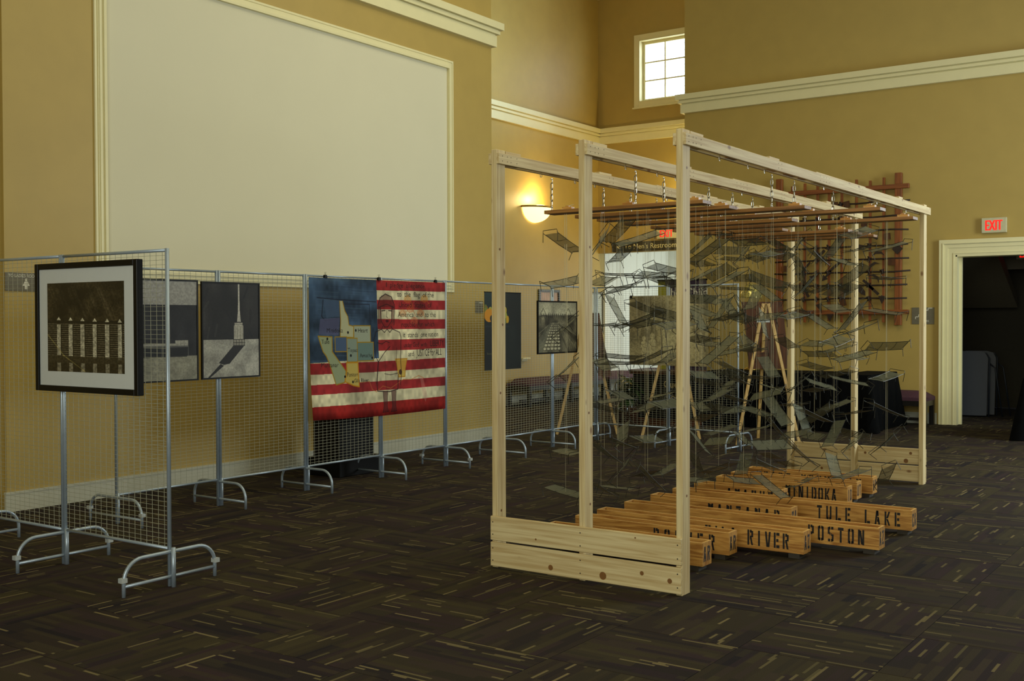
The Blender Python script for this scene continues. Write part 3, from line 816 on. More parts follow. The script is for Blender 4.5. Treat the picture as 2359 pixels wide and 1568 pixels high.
def stencil(mb, s, o, U, V, h, pitch, aspect=0.72):
    o = Vector(o); U = Vector(U); V = Vector(V)
    x = 0.0
    for ch in s:
        if ch != ' ':
            for poly in G[ch]:
                mb.prism([(a * h * aspect, b * h) for a, b in poly], o + U * x, U, V, 0.0008)
        x += pitch
    return mb

# ------------------------------------------------------------------ ten crates on the floor, ten planks hung above them
rows = [('JEROME', 'AR', .62, 1.08), ('ROHWER', 'AR', .985, 1.08), ('GILA RIVER', 'AZ', 1.262, 1.44), ('POSTON', 'AZ', 1.64, 1.775), ('MANZANAR', 'CA', 2.03, 1.07),
        ('TULE LAKE', 'CA', 2.385, 1.77), ('AMACHE', 'CO', 2.76, .72), ('MINIDOKA', 'ID', 3.17, 1.08), ('TOPAZ', 'UT', 3.46, 1.06), ('HEART MOUNTAIN', 'WY', 3.80, 1.08)]
BW, BZ0, BZ1, BT = 0.120, 0.032, 0.166, 0.013
text_start = {'JEROME': (.55, .075), 'ROHWER': (.575, .075), 'GILA RIVER': (.796, .0570), 'POSTON': (1.33, .0635), 'MANZANAR': (.46, .070), 'TULE LAKE': (1.122, .067), 'AMACHE': (.278, .067), 'MINIDOKA': (.592, .0525), 'TOPAZ': (.55, .085), 'HEART MOUNTAIN': (.09, .066)}
chain = MB()
zc = 0.0
chain.tube([(0.0, 0.010 * math.sin(t), -0.022 + 0.016 * math.cos(t) * (1 if t < math.pi else 1)) for t in [i * math.pi / 8 for i in range(-3, 9)]], 0.0024, 5)
for k in range(4):
    cz = -0.055 - k * 0.036
    a = [(0.0085 * math.cos(t), 0, cz + 0.024 * math.sin(t)) for t in [i * 2 * math.pi / 10 for i in range(10)]]
    if k % 2: a = [(0, p[0], p[2]) for p in a]
    chain.tube(a, 0.0026, 5, closed=True)
chain.tube([(0.0, 0.009 * math.sin(t), -0.196 + 0.014 * math.cos(t)) for t in [i * math.pi / 8 for i in range(-6, 7)]], 0.0024, 5)
chain_me = chain.mesh('chain', M['chain'])
cleat_me = MB().box(-0.035, 0.035, -0.018, 0.018, 0, 0.018).box(-0.012, 0.012, -0.012, 0.012, 0.018, 0.026).mesh('cleat', M['ply_x'])
knot_me = MB().tube([(-0.03, -0.02, 0.004), (-0.012, 0.0, 0.024), (0.004, -0.012, 0.027), (0.014, 0.006, 0.022), (0.004, 0.014, 0.028), (0.03, 0.02, 0.034)], 0.0022, 4).mesh('thread_knot', M['thread'])
PZ0, PZ1 = 2.108, 2.130
order_words = ['nearest', 'second', 'third', 'fourth', 'fifth', 'sixth', 'seventh', 'eighth', 'ninth', 'farthest']
for k, (nm, stt, yc, ln) in enumerate(rows):
    c = thing('long_crate', 'open plywood crate stencilled %s and %s, %s of the ten' % (nm, stt, order_words[k] if k in (0, 9) else order_words[k] + ' from front'),
              'crate', (0, yc, 0), 0, 'long stencilled crates under the frame')
    y0, y1 = -BW / 2, BW / 2
    MB().box(0, ln, y0, y0 + BT, BZ0, BZ1).build('side_board', M['ply_x'], c)
    MB().box(0, ln, y1 - BT, y1, BZ0, BZ1).build('side_board', M['ply_x'], c)
    MB().box(0, BT, y0 + BT, y1 - BT, BZ0, BZ1 - 0.0005).build('end_board', M['ply_z'], c)
    MB().box(ln - BT, ln, y0 + BT, y1 - BT, BZ0, BZ1 - 0.0005).build('end_board', M['ply_z'], c)
    ring_ = MB()
    for (xa, xb, ya, yb) in ((0, ln, y0, y0 + BT), (0, ln, y1 - BT, y1), (0, BT, y0 + BT, y1 - BT), (ln - BT, ln, y0 + BT, y1 - BT)):
        ring_.box(xa, xb, ya, yb, BZ1, BZ1 + .0012)
    ring_.build('plywood_rim', M['ply_edge'], c)
    MB().box(BT, ln - BT, y0 + BT, y1 - BT, BZ0 + .001, BZ0 + .011).build('bottom_board', M['ply_x'], c)
    for xf in (0.03, ln - 0.10):
        MB().box(xf, xf + 0.07, y0 + 0.012, y1 - 0.004, 0, BZ0).build('foot', M['rubber'], c)
    xs, pit = text_start[nm]
    for wd in nm.split(' '):
        stencil(MB(), wd, (xs + pit * nm.index(wd), y0 - 0.0008, 0.052), (1, 0, 0), (0, 0, 1), 0.094, pit, min(0.66, pit / 0.094 * 1.25)).build('stencilled_word', M['stencil'], c)
    stencil(MB(), stt, (ln + 0.0008, y0 + 0.016, 0.056), (0, 1, 0), (0, 0, 1), 0.086, 0.050, 0.62).build('stencilled_state', M['stencil'], c)
    # plank above
    p = thing('hanging_plank', 'stained plank hung on chains from the rails above the %s crate' % nm, 'plank', (0, yc, PZ0), 0, 'planks hung under the rails')
    MB().box(0, ln, y0, y1, 0, PZ1 - PZ0).build('board', M['plank_x'], p, bevel=0.002)
    xsup = [0.019, 0.615] + ([1.211] if ln > 1.25 else [])
    for x in xsup:
        o = link_mesh('chain', chain_me, p); o.location = (x, 0, PZ1 - PZ0 + 0.210)
    n = int(ln / 0.3)
    for i in range(n):
        x = 0.14 + i * (ln - 0.22) / max(1, n - 1)
        o = link_mesh('cleat', cleat_me, p); o.location = (x, 0.0, PZ1 - PZ0)
        if i % 2 == 0:
            o = link_mesh('thread_knot', knot_me, p); o.location = (x, 0, PZ1 - PZ0)

# ------------------------------------------------------------------ miniature wire cots
CL, CWD = 0.285, 0.105
g = MB(); nx, ny = 8, 4
vs = []
for i in range(nx + 1):
    for j in range(ny + 1):
        u_, v_ = i / nx - .5, j / ny - .5
        vs.append((u_ * CL, v_ * CWD, -0.006 * math.cos(u_ * math.pi) * (1 - 3 * v_ * v_) + 0.002 * math.sin(i * 2.1 + j)))
g._add(vs, [(i * (ny + 1) + j, (i + 1) * (ny + 1) + j, (i + 1) * (ny + 1) + j + 1, i * (ny + 1) + j + 1) for i in range(nx) for j in range(ny)], True)
gauze_me = g.mesh('gauze', M['gauze'])
f_ = MB()
for s in (-1, 1):
    f_.tube([(-CL / 2 - .012, s * CWD / 2, 0.002), (0, s * CWD / 2, -0.002), (CL / 2 + .012, s * CWD / 2, 0.002)], 0.0020, 5)
for x in (-0.05, 0.055):
    f_.tube([(x, -CWD / 2, 0), (x, 0, -0.007), (x, CWD / 2, 0)], 0.0013, 4)
rail_me = f_.mesh('side_rails', M['dark_wire'])
def leg_frame(s):
    hw = CWD / 2 + 0.004
    return MB().tube([(s * (CL / 2 - 0.004), -hw, -0.052), (s * (CL / 2 + .010), -hw, 0.0), (s * (CL / 2 + .020), -hw + .004, 0.018), (s * (CL / 2 + .020), hw - .004, 0.018),
                      (s * (CL / 2 + .010), hw, 0.0), (s * (CL / 2 - 0.004), hw, -0.052)], 0.0020, 5).mesh('leg_frame', M['dark_wire'])
leg_me = [leg_frame(-1), leg_frame(1)]
mid_me = MB().tube([(0.03, -CWD / 2, -0.03), (0.03, -CWD / 2, 0.0)], 0.0014, 4).tube([(0.03, CWD / 2, -0.03), (0.03, CWD / 2, 0.0)], 0.0014, 4).mesh('middle_leg', M['dark_wire'])
COTS = """0,0.115,0.62,1.925,-0.06,0.36,1.47;0,0.114,0.62,1.681,0.35,-0.18,1.25;0,0.118,0.62,0.375,0.12,0.12,-0.18;0,0.128,0.62,0.623,0.15,-0.01,-0.61;0,0.13,0.62,1.41,-0.64,-0.31,1.8;0,0.129,0.62,1.147,-0.54,-0.47,1.52;0,0.378,0.62,1.932,-0.89,-0.46,1.9;0,0.375,0.62,0.416,0.29,0.39,1.66;0,0.387,0.62,1.683,0.49,0.07,-0.64;0,0.4,0.62,0.641,0.32,0.46,1.59;0,0.507,0.62,1.185,-0.2,0.03,1.31;0,0.516,0.62,0.993,0.45,0.1,1.69;0,0.529,0.62,1.638,-0.41,-0.16,1.46;0,0.623,0.62,1.439,-0.05,-0.31,0.01;0,0.632,0.62,1.929,0.28,-0.3,0.92;0,0.687,0.62,0.924,-0.18,-0.12,1.72;0,0.828,0.62,0.951,0.35,-0.02,1.52;0,0.837,0.62,1.665,-0.17,0.16,1.51;0,1.009,0.62,0.518,0.11,-0.07,-0.77;0,1.083,0.62,1.839,0.03,-0.44,-0.32;1,0.191,0.985,0.876,-0.14,0.26,1.37;1,0.221,0.985,1.414,-0.06,-0.06,-0.42;1,0.288,0.985,0.659,0.08,0.31,1.5;1,0.308,0.985,1.21,-0.22,0.08,1.12;1,0.326,0.985,0.505,-0.8,-0.37,1.69;1,0.471,0.985,1.422,-0.2,-0.15,-0.48;1,0.504,0.985,0.46,0.24,0.69,1.29;1,0.505,0.985,0.694,0.34,0.05,1.54;1,0.514,0.985,1.208,0.05,-0.34,-0.24;1,0.648,0.985,1.758,-0.23,0.15,1.17;1,0.648,0.985,1.205,-0.21,-0.26,1.61;1,0.693,0.985,1.417,0.32,-0.11,1.32;1,0.867,0.985,1.326,-0.3,0.1,1.53;1,0.878,0.985,0.844,-0.08,-0.25,-0.76;1,0.973,0.985,0.984,-0.19,-0.22,1.48;1,1.027,0.985,1.686,-0.04,-0.38,1.16;1,1.032,0.985,1.458,0.02,-0.16,-0.7;2,0.019,1.27,1.147,0.18,0.22,-0.73;2,0.086,1.27,0.905,0.08,-0.1,1.17;2,0.117,1.27,1.512,-0.46,0.75,-0.54;2,0.119,1.27,0.317,-0.02,-0.03,-0.29;2,0.125,1.27,2.039,-0.08,-0.48,-0.46;2,0.138,1.27,1.75,-0.12,0.05,-0.02;2,0.151,1.27,1.881,0.15,-0.31,-0.7;2,0.16,1.27,0.683,-0.72,-0.34,2.04;2,0.373,1.27,1.724,-0.03,-0.01,-0.02;2,0.858,1.27,1.253,0.05,-0.62,1.05;2,1.219,1.27,1.025,-0.24,0.07,-0.81;3,0.132,1.64,0.366,0,-0.28,-0.63;3,0.137,1.64,1.526,-0.13,0.28,1.26;3,0.208,1.64,0.854,-0.48,-0.31,-0.23;3,0.302,1.64,0.41,-0.18,-0.19,1.53;3,0.551,1.64,0.615,-0.65,0.41,-0.7;3,0.833,1.64,1.039,0.19,0.18,1.7;3,0.858,1.64,1.497,0.97,0.39,1.78;3,1.061,1.64,0.629,0.54,0.01,1.03;3,1.242,1.64,0.601,0.21,0.66,1.04;3,1.351,1.64,1.857,0.54,0.28,1.56;3,1.489,1.64,1.309,0.26,-0.16,1.5;3,1.491,1.64,1.514,0.08,0.18,-0.94;3,1.537,1.64,1.804,-0.1,0.21,-0.85;3,1.598,1.64,0.679,-0.69,-0.14,1.74;3,1.612,1.64,1.381,-0.21,-0.23,1.24;4,0,2.03,1.778,-0.29,0.02,1.12;4,0.057,2.03,0.893,0.28,-0.18,-0.48;4,0.096,2.03,0.627,-0.01,-0.31,-0.38;4,0.135,2.03,1.475,-0.68,0.25,0.78;4,0.373,2.03,0.823,-0.02,0.15,-0.85;4,0.376,2.03,1.592,-0.55,0.02,1.23;4,0.393,2.03,1.768,-0.12,-0.35,1.29;4,0.396,2.03,1.051,0.49,0.08,1.3;4,0.511,2.03,0.391,-0.13,-0.35,-0.28;4,0.523,2.03,1.494,-0.29,-0.85,1.2;4,0.732,2.03,1.983,-0.37,0.01,-0.4;4,0.765,2.03,1.236,-0.24,0.09,1.58;4,0.861,2.03,0.438,-0.09,0.36,1.2;4,0.871,2.03,1.896,0.21,-0.12,1.46;4,0.894,2.03,1.465,0.53,-0.04,-0.64;4,0.902,2.03,0.294,-0.04,0.45,-0.36;4,1.046,2.03,1.47,0.18,-0.11,1.4;4,1.087,2.03,1.001,0.52,-0.41,-0.78;5,0.166,2.385,0.374,0.59,0.57,1.83;5,0.194,2.385,1.436,-0.42,0.54,-0.84;5,0.289,2.385,1.594,0.21,0.21,-0.56;5,0.3,2.385,1.264,0.23,0.04,-0.67;5,0.443,2.385,1.092,0.03,0.34,1.29;5,0.46,2.385,0.868,-0.1,0.26,1.22;5,0.65,2.385,0.777,0.09,0.16,-0.52;5,0.666,2.385,1.024,-0.21,0.08,1.23;5,0.779,2.385,0.685,0.44,0.61,1.4;5,1.084,2.385,0.947,-0.24,0.1,1.54;5,1.33,2.385,1.018,0.24,0.21,0.79;5,1.341,2.385,0.371,-0.07,-0.15,1.2;5,1.347,2.385,1.464,0.32,-0.74,-0.5;5,1.358,2.385,0.8,-0.03,-0.18,-0.55;5,1.357,2.385,1.191,0.18,-0.22,0.9;5,1.39,2.385,2.04,0.31,-0.25,1.21;5,1.569,2.385,1.495,0.12,0.12,-0.45;5,1.579,2.385,0.386,0.42,-0.55,-1.09;5,1.58,2.385,0.831,0.04,0.38,0.97;5,1.582,2.385,1.262,-0.57,-0.02,0.84;5,1.582,2.385,1.055,0.14,-0.14,1.39;5,1.58,2.385,1.722,-0.07,0.02,1.31;5,1.587,2.385,0.618,0.49,-0.58,-0.66;5,1.588,2.385,1.934,0.12,-0.24,0.8;6,0.027,2.76,1.886,-0.35,-0.01,-0.56;6,0.031,2.76,2.047,0.25,-0.59,-0.27;6,0.042,2.76,1.514,0.16,0.29,-0.33;6,0.065,2.76,0.957,-0.25,0.25,1.02;6,0.164,2.76,0.756,-0.48,0.2,1.29;6,0.182,2.76,2.111,-0.25,0.05,-0.65;6,0.205,2.76,0.585,0.02,-0.22,1.1;6,0.241,2.76,0.925,-0.27,-0.3,1.55;6,0.331,2.76,1.21,0.38,-0.21,-0.16;6,0.37,2.76,1.458,-0.45,0.2,1.38;6,0.387,2.76,1.955,-0.71,-0.42,1.73;6,0.389,2.76,0.206,0.32,0.15,1.18;6,0.575,2.76,0.88,0.58,-0.24,-0.2;6,0.58,2.76,1.734,-0.73,0.34,0.51;7,0.001,3.17,0.45,0.6,-0.14,-0.29;7,0.004,3.17,1.833,-0.57,-0.33,-0.37;7,0.095,3.17,2.007,-0.55,-0.01,1.15;7,0.096,3.17,1.53,-0.06,0.66,-0.58;7,0.127,3.17,0.713,0.39,-0.06,1.08;7,0.142,3.17,0.993,-0.33,0.23,1.15;7,0.212,3.17,1.781,-0.51,0.02,-0.34;7,0.214,3.17,0.276,-0.16,-0.51,1.79;7,0.217,3.17,0.477,-0.3,0.29,-0.72;7,0.323,3.17,1.946,-0.36,0.16,1.58;7,0.408,3.17,1.659,0.07,0.5,-0.44;7,0.446,3.17,0.356,-0.09,0.27,1.6;7,0.496,3.17,0.719,0.33,0.79,-0.37;7,0.509,3.17,1.96,-0.45,0.15,1.16;7,0.579,3.17,0.303,-0.37,-0.14,-0.8;7,0.647,3.17,0.544,0.51,-0.22,-0.33;7,0.665,3.17,1.896,0.56,0.38,1.67;7,0.693,3.17,0.164,-0.23,-0.2,1.27;7,0.691,3.17,1.491,-0.25,0.18,1.61;7,0.732,3.17,1.708,0.56,-0.51,-0.71;7,0.8,3.17,0.695,-0.07,0.39,1.04;7,0.809,3.17,1.257,0.39,0.01,-0.6;7,0.81,3.17,1.078,-0.24,0.2,1.2;7,0.955,3.17,0.568,-0.26,-0.69,1.46;7,0.977,3.17,1.219,-0,-0.2,1.07;7,0.978,3.17,1.025,-0.24,-0.23,-0.29;8,0.006,3.46,1.955,-0.18,0.02,1.11;8,0.007,3.46,1.707,-0.2,0.06,-0.05;8,0.108,3.46,1.252,0.41,0.33,-0.72;8,0.205,3.46,0.537,0.24,-0.22,-0.35;8,0.261,3.46,1.422,-0.98,0.84,-0.99;8,0.31,3.46,1.053,0.09,0.6,-0.75;8,0.398,3.46,2.052,-0.01,0.26,1.35;8,0.463,3.46,1.252,-0.17,0.32,1.47;8,0.571,3.46,2.073,-0.51,-0.53,1.47;8,0.582,3.46,1.799,0.74,0.46,1.78;8,0.596,3.46,0.647,-0.4,0.72,-0.86;8,0.743,3.46,0.692,-0.34,-0.56,-0.25;8,0.742,3.46,1.167,-0.45,-0.02,-0.29;8,0.753,3.46,0.923,0.42,0.27,0.98;8,0.857,3.46,0.278,-0.4,0.56,-1.04;8,0.965,3.46,1.696,-0.35,-0.14,-0.78;8,1.035,3.46,1.148,0.34,-0.02,1.57;8,1.05,3.46,1.995,0.11,-0.11,-0.67;9,0.035,3.8,1.613,-0.19,-0.6,1.65;9,0.184,3.8,2.139,0.15,0.46,1.06;9,0.379,3.8,0.722,-0.25,0.02,1.09;9,0.43,3.8,1.711,-0.53,0.06,-0.67;9,0.575,3.8,0.468,0.52,0,-0.7;9,0.622,3.8,1.428,0.05,0.45,-0.46;9,0.632,3.8,1.696,-0.06,-0.22,-0.51;9,0.756,3.8,2.052,0.15,-0.64,-0.65;9,0.763,3.8,0.734,0.05,-0.27,0.97;9,0.764,3.8,1.661,-0.48,0.09,1.22;9,0.886,3.8,0.507,-0.47,0.24,0.86;9,0.9,3.8,1.808,-0.42,-0.57,-0.27"""
cots = [tuple(float(x) for x in s.split(',')) for s in COTS.split(';')]
by_row = {}
for c in cots: by_row.setdefault(int(c[0]), []).append(c)
ordn = ['first', 'second', 'third', 'fourth', 'fifth', 'sixth', 'seventh', 'eighth', 'ninth', 'tenth', 'eleventh', 'twelfth', 'thirteenth', 'fourteenth', 'fifteenth', 'sixteenth', 'seventeenth', 'eighteenth',
        'nineteenth', 'twentieth', 'twenty-first', 'twenty-second', 'twenty-third', 'twenty-fourth', 'twenty-fifth', 'twenty-sixth', 'twenty-seventh', 'twenty-eighth']
for k, lst in by_row.items():
    lst.sort(key=lambda c: c[1])
    for n, (kk, x, y, z, a, b, cc) in enumerate(lst):
        e = Euler((a, b, cc), 'XYZ').to_matrix()
        long_ax = e.col[0]; nrm = e.col[2]
        steep = abs(math.degrees(math.asin(max(-1, min(1, long_ax.z)))))
        roll = 'level' if steep < 14 else 'slanting' if steep < 38 else 'steep'
        hgt = 'high' if z > 1.6 else 'midway' if z > 0.75 else 'low'
        t = tag(empty('wire_cot', (x, y, z)), '%s gauze cot %s over %s crate, %s from left in its row' % (roll, hgt, rows[k][0], ordn[n]), 'cot', 'miniature gauze cots hung from the planks')
        t.rotation_euler = (a, b, cc)
        link_mesh('gauze', gauze_me, t); link_mesh('side_rails', rail_me, t)
        link_mesh('leg_frame', leg_me[0], t); link_mesh('leg_frame', leg_me[1], t)
        if n % 3 == 0: link_mesh('middle_leg', mid_me, t)
        if z < PZ0 - 0.03:
            inv = e.transposed()
            top = inv @ Vector((0, 0, PZ0 - z))
            MB().tube([(0, 0, -0.004), tuple(top)], 0.0007, 3).build('thread', M['thread'], t)

# ------------------------------------------------------------------ wire gridwall panels
ZB, ZT = 0.205, 1.832
def grid_mesh(w):
    mb = MB(); r = 0.0009
    n = int(round(w / 0.0508))
    for i in range(1, n):
        x = i * w / n
        mb.box(x - r, x + r, -r, r, ZB, ZT)
    z = ZB + 0.0254
    while z < ZT - 0.01:
        mb.box(0, w, -r, r, z - r, z + r); z += 0.0254
    return mb.mesh('wire_grid', M['wire'])
foot_pts = []
for i in range(9):
    t = i / 8 * math.pi / 2
    foot_pts.append((0, -0.30 + 0.115 * (1 - math.cos(t)), 0.075 + 0.115 * math.sin(t)))
foot_pts = [(0, -0.30, 0.0)] + foot_pts
foot_pts = foot_pts + [(x, -y, z) for x, y, z in foot_pts[::-1]]
foot = MB().tube(foot_pts, 0.0105, 8).tube([(0, -0.297, 0.055), (0, 0.297, 0.055)], 0.009, 8)
foot_me = foot.mesh('foot', M['steel'])
socket_me = MB().tube([(0.022, 0, 0.0), (0.022, 0, 0.215)], 0.0125, 8).mesh('socket', M['steel'])
clip_me = MB().box(-0.017, 0.017, -0.322, -0.288, 0.078, 0.102).box(-0.017, 0.017, 0.288, 0.322, 0.078, 0.102).mesh('clip', M['clip'])
grids = {}
def grid_panel(x, y, rz, w, label, foot_start, foot_end, clips=False):
    t = thing('gridwall_panel', label, 'display panel', (x, y, 0), rz, 'zinc wire grid display panels')
    if w not in grids: grids[w] = grid_mesh(w)
    o = link_mesh('wire_grid', grids[w], t); o['kind'] = 'stuff'
    MB().tube([(0.011, 0, 0.0), (0.011, 0, 1.842)], 0.0115, 8).build('upright', M['steel'], t)
    MB().tube([(w - 0.011, 0, 0.0), (w - 0.011, 0, 1.842)], 0.0115, 8).build('upright', M['steel'], t)
    MB().tube([(0.02, 0, ZB), (w - 0.02, 0, ZB)], 0.009, 8).build('bottom_rail', M['steel'], t)
    MB().tube([(0.02, 0, ZT), (w - 0.02, 0, ZT)], 0.009, 8).build('top_rail', M['steel'], t)
    for on, xx, sx in ((foot_start, 0.0, 1), (foot_end, w, -1)):
        if on:
            o = link_mesh('foot', foot_me, t); o.location = (xx + sx * 0.0, 0, 0)
            s = link_mesh('socket', socket_me, o); s.location = (0.0 if sx > 0 else 0.0, 0, 0)
            if clips: link_mesh('clip', clip_me, o)
    return t
# a panel across the front left, and the row in front of the long wall, then the return behind the frame
grid_panel(-3.15, -1.372, 0, 0.99, 'wire grid panel cut by the left edge of the picture, left of the framed photograph', True, False)
grid_panel(-2.16, -1.372, 0, 0.99, 'nearest wire grid panel, carrying the big black framed photograph', True, True, True)
RXP = -3.035
ys = [-0.405, 0.53, 1.462, 2.404, 3.352, 4.31, 5.285, 6.235]
labels = ['wire grid panel carrying the drawing of a bench', 'wire grid panel just left of the painted flag, with the tower drawing at its end', 'wire grid panel behind the left half of the painted flag',
          'wire grid panel behind the right half of the painted flag', 'wire grid panel between the painted flag and the dark poster', 'wire grid panel behind the dark flower poster and left frame post', 'wire grid panel holding the drawing of farm rows']
for i, lb in enumerate(labels):
    grid_panel(RXP + 0.006 * i, ys[i], math.pi / 2, ys[i + 1] - ys[i], lb, True, False, i in (0, 4))
grid_panel(RXP + 0.05, 6.235, math.atan2(-0.055, 0.99), 0.99, 'wire grid panel at the turn of the row, holding the family drawing', True, True)
grid_panel(RXP + 0.05 + 0.99, 6.18, math.atan2(-0.075, 0.94), 0.90, 'last wire grid panel, ending with a bare upright behind the hanging cots', False, True)

# ------------------------------------------------------------------ pictures hung on the panels
def framed(name, label, cat, o, U, V, img_mat, border, bmat, depth=0.018, face=0.0, parent_name='print'):
    """o = lower left of the frame front plane; U, V full-size edges"""
    t = thing(name, label, cat, o)
    U = Vector(U); V = Vector(V); Nn = U.cross(V).normalized(); w, h = U.length, V.length; u = U.normalized(); v = V.normalized()
    b = border
    # frame bars
    for (p0, p1, wd, sd) in ((u * b / 2, u * b / 2 + V, b, u), (U - u * b / 2, U - u * b / 2 + V, b, u), (u * b + v * b / 2, U - u * b + v * b / 2, b, v), (u * b + V - v * b / 2, U - u * b + V - v * b / 2, b, v)):
        MB().obox(p0 - Nn * depth / 2, p1 - Nn * depth / 2, wd, depth, tuple(sd)).build('frame_bar', bmat, t)
    panel_uv(parent_name, u * b + v * b - Nn * (0.004 + face), u * (w - 2 * b), v * (h - 2 * b), max(0.003, depth - 0.008), img_mat, t)
    return t

# 1. guard-row photograph
cv = Canvas(300, 350, (34, 30, 20), 3)
for i in range(26):
    x = cv.rng.rand(); y = cv.rng.rand() * 0.2 - 0.05; l = 0.1 + cv.rng.rand() * 0.25
    cv.line([(x, y), (x + l * .35, y + l * .7), (x + l * .7, y + l * 1.5)], 2 + cv.rng.rand() * 8, (62, 56, 42), 0.22)
cv.mottle(0.35, 9, 9, 0, 0, 1, .45)
cv.rect(0, .43, 1, .82, (26, 24, 18))
for i in range(16):
    y = .46 + i * .0235
    cv.line([(0, y), (1, y + .012)], 3.2, (84, 78, 60), 0.8)
for i in range(6):
    x = .155 + i * .158
    cv.poly([(x - .028, .42 + i * .006), (x, .38 + i * .006), (x + .028, .42 + i * .006)], (150, 146, 124))
    cv.rect(x - .026, .47, x + .026, .815 + i * .008, (150, 146, 126), 0.85)
    for j in range(22): cv.line([(x - .026, .478 + j * .0155), (x + .026, .478 + j * .0155)], 1.2, (60, 56, 44), 0.7)
    cv.line([(x + .03, .47), (x + .03, .83)], 3, (16, 15, 10), 0.8)
    cv.rect(x - .024, .90, x + .026, 1.0, (104, 100, 84), 0.8)
cv.rect(0, .825, 1, .90, (44, 40, 28), 0.75)
cv.line([(0, .58), (.22, .82), (.5, .99)], 4, (140, 128, 70), 0.45)
cv.mottle(0.25, 60, 70)
cv.a = np.clip(cv.a * 1.3, 0, 1)
m_guard = image_mat('guard_row_photograph', cv.image('guard_row'), 0.25)
fp = thing('framed_photograph', 'large black framed dark photograph with wide white mat, on the nearest wire panel', 'picture', (-2.353, -1.43, 1.034))
FW, FH, FB = 0.985, 0.755, 0.034
for (x0, x1, z0, z1) in ((0, FB, 0, FH), (FW - FB, FW, 0, FH), (FB, FW - FB, 0, FB), (FB, FW - FB, FH - FB, FH)):
    MB().box(x0, x1, 0, 0.042, z0, z1).build('frame_bar', M['black'], fp, bevel=0.003)
MB().box(FB, FW - FB, 0.012, 0.03, FB, FH - FB).build('mat_board', M['mat'], fp)
panel_uv('photograph', (0.115, 0.0115, 0.118), (0.740, 0, 0), (0, 0, 0.520), 0.002, m_guard, fp)

# 2. bench drawing
cv = Canvas(300, 390, (150, 150, 146), 4)
cv.rect(0, .24, 1, .77, (34, 34, 36)); cv.mottle(.35, 8, 9, 0, .24, 1, .77)
cv.rect(0, .76, 1, 1, (138, 138, 124)); cv.mottle(.12, 14, 20, 0, .76, 1, 1)
cv.rect(0, .63, .86, .655, (150, 150, 142)); cv.rect(0, .655, .86, .668, (90, 92, 90))
cv.rect(.66, .60, .86, .63, (160, 160, 152)); cv.rect(0, .68, .84, .77, (20, 22, 22), .7)
for x in (.2, .45, .86): cv.line([(x, .66), (x, .77)], 2, (120, 122, 118), .8)
cv.mottle(.10, 50, 70)
framed('bench_drawing', 'black and white drawing of a bench in snow, half behind the framed photograph', 'picture', (RXP + 0.034, -0.30, 0.994), (0, 0.616, 0), (0, 0, 0.764), image_mat('bench_drawing', cv.image('bench_drawing'), 0.5), 0.012, M['black'])

# 3. tower drawing
cv = Canvas(300, 400, (36, 35, 34), 5)
cv.mottle(.45, 5, 5, 0, 0, 1, .6)
for i in range(14):
    x, y = cv.rng.rand(), cv.rng.rand() * .55
    cv.line([(x, y), (x + .25 * (cv.rng.rand() - .5), y + .12)], 6 + 8 * cv.rng.rand(), (20, 20, 22) if i % 2 else (62, 60, 58), .5)
cv.rect(0, .6, 1, 1, (158, 158, 150)); cv.mottle(.15, 10, 10, 0, .6, 1, 1)
cv.poly([(.62, 0), (.645, 0), (.65, .28), (.67, .41), (.60, .41), (.618, .28)], (184, 182, 172))
cv.rect(.555, .42, .70, .46, (172, 170, 160)); cv.rect(.545, .45, .715, .62, (168, 166, 154))
for x in (.56, .60, .66, .70): cv.line([(x, .46), (x, .62)], 1.5, (70, 70, 66), .6)
cv.line([(.54, .435), (.72, .435)], 1.5, (50, 50, 48), .7)
cv.rect(.53, .60, .74, .665, (140, 138, 128))
for x in (.535, .585, .635, .685, .735): cv.line([(x, .60), (x, .67)], 2.0, (24, 24, 22))
for y in (.60, .635, .665): cv.line([(.53, y), (.74, y)], 2.0, (24, 24, 22))
cv.poly([(.53, .67), (.73, .67), (.46, .86), (.36, .87), (.27, .85)], (34, 34, 34))
cv.poly([(.30, .86), (.36, .88), (.12, 1.0), (.08, 1.0)], (34, 34, 34))
cv.mottle(.10, 60, 80)
framed('tower_drawing', 'black and white drawing of a white tower casting a long slanting shadow', 'picture', (RXP + 0.034, 0.350, 0.996), (0, 0.585, 0), (0, 0, 0.755), image_mat('tower_drawing', cv.image('tower_drawing'), 0.5), 0.012, M['black'])

# 4. the painted flag
cv = Canvas(640, 450, (186, 176, 142), 6)
red = (136, 40, 42)
nst = 13
edge = [0, .072, .142, .215, .29, .365, .44, .518, .595, .672, .745, .815, .90, 1.0]
for i in range(13):
    y0, y1 = edge[i], edge[i + 1]
    c = red if i % 2 == 0 else (188, 182, 150)
    if i == 12: c = (140, 34, 30)
    cv.poly([(0, y0 + .008), (.5, y0 + .004 * math.sin(i)), (1, y0), (1, y1), (.5, y1 + .004), (0, y1 + .008)], c)
cv.poly([(0, 0), (.465, 0), (.475, .575), (0, .60)], (52, 70, 92))
cv.mottle(.22, 10, 6); cv.mottle(.35, 7, 12, 0, 0, .47, .58); cv.mottle(.12, 60, 30)
for i in range(50):
    y = cv.rng.rand() * .56; x = cv.rng.rand() * .3
    cv.line([(x, y), (x + .16, y + .004)], 1.5, (88, 110, 122) if i % 2 else (34, 46, 66), .35)
ol = (150, 118, 30); sg = (140, 146, 122); dk = (28, 28, 40)
cv.line([(.05, .14), (.19, .15), (.46, .16)], 2.5, dk, .8)
cv.poly([(.095, .16), (.20, .16), (.20, .27), (.11, .28)], (66, 84, 110), .8); cv.line([(.09, .155), (.08, .27), (.10, .30), (.20, .285)], 3, dk, .8)
cv.poly([(.07, .29), (.20, .28), (.19, .405), (.06, .40)], (88, 88, 120), .7)
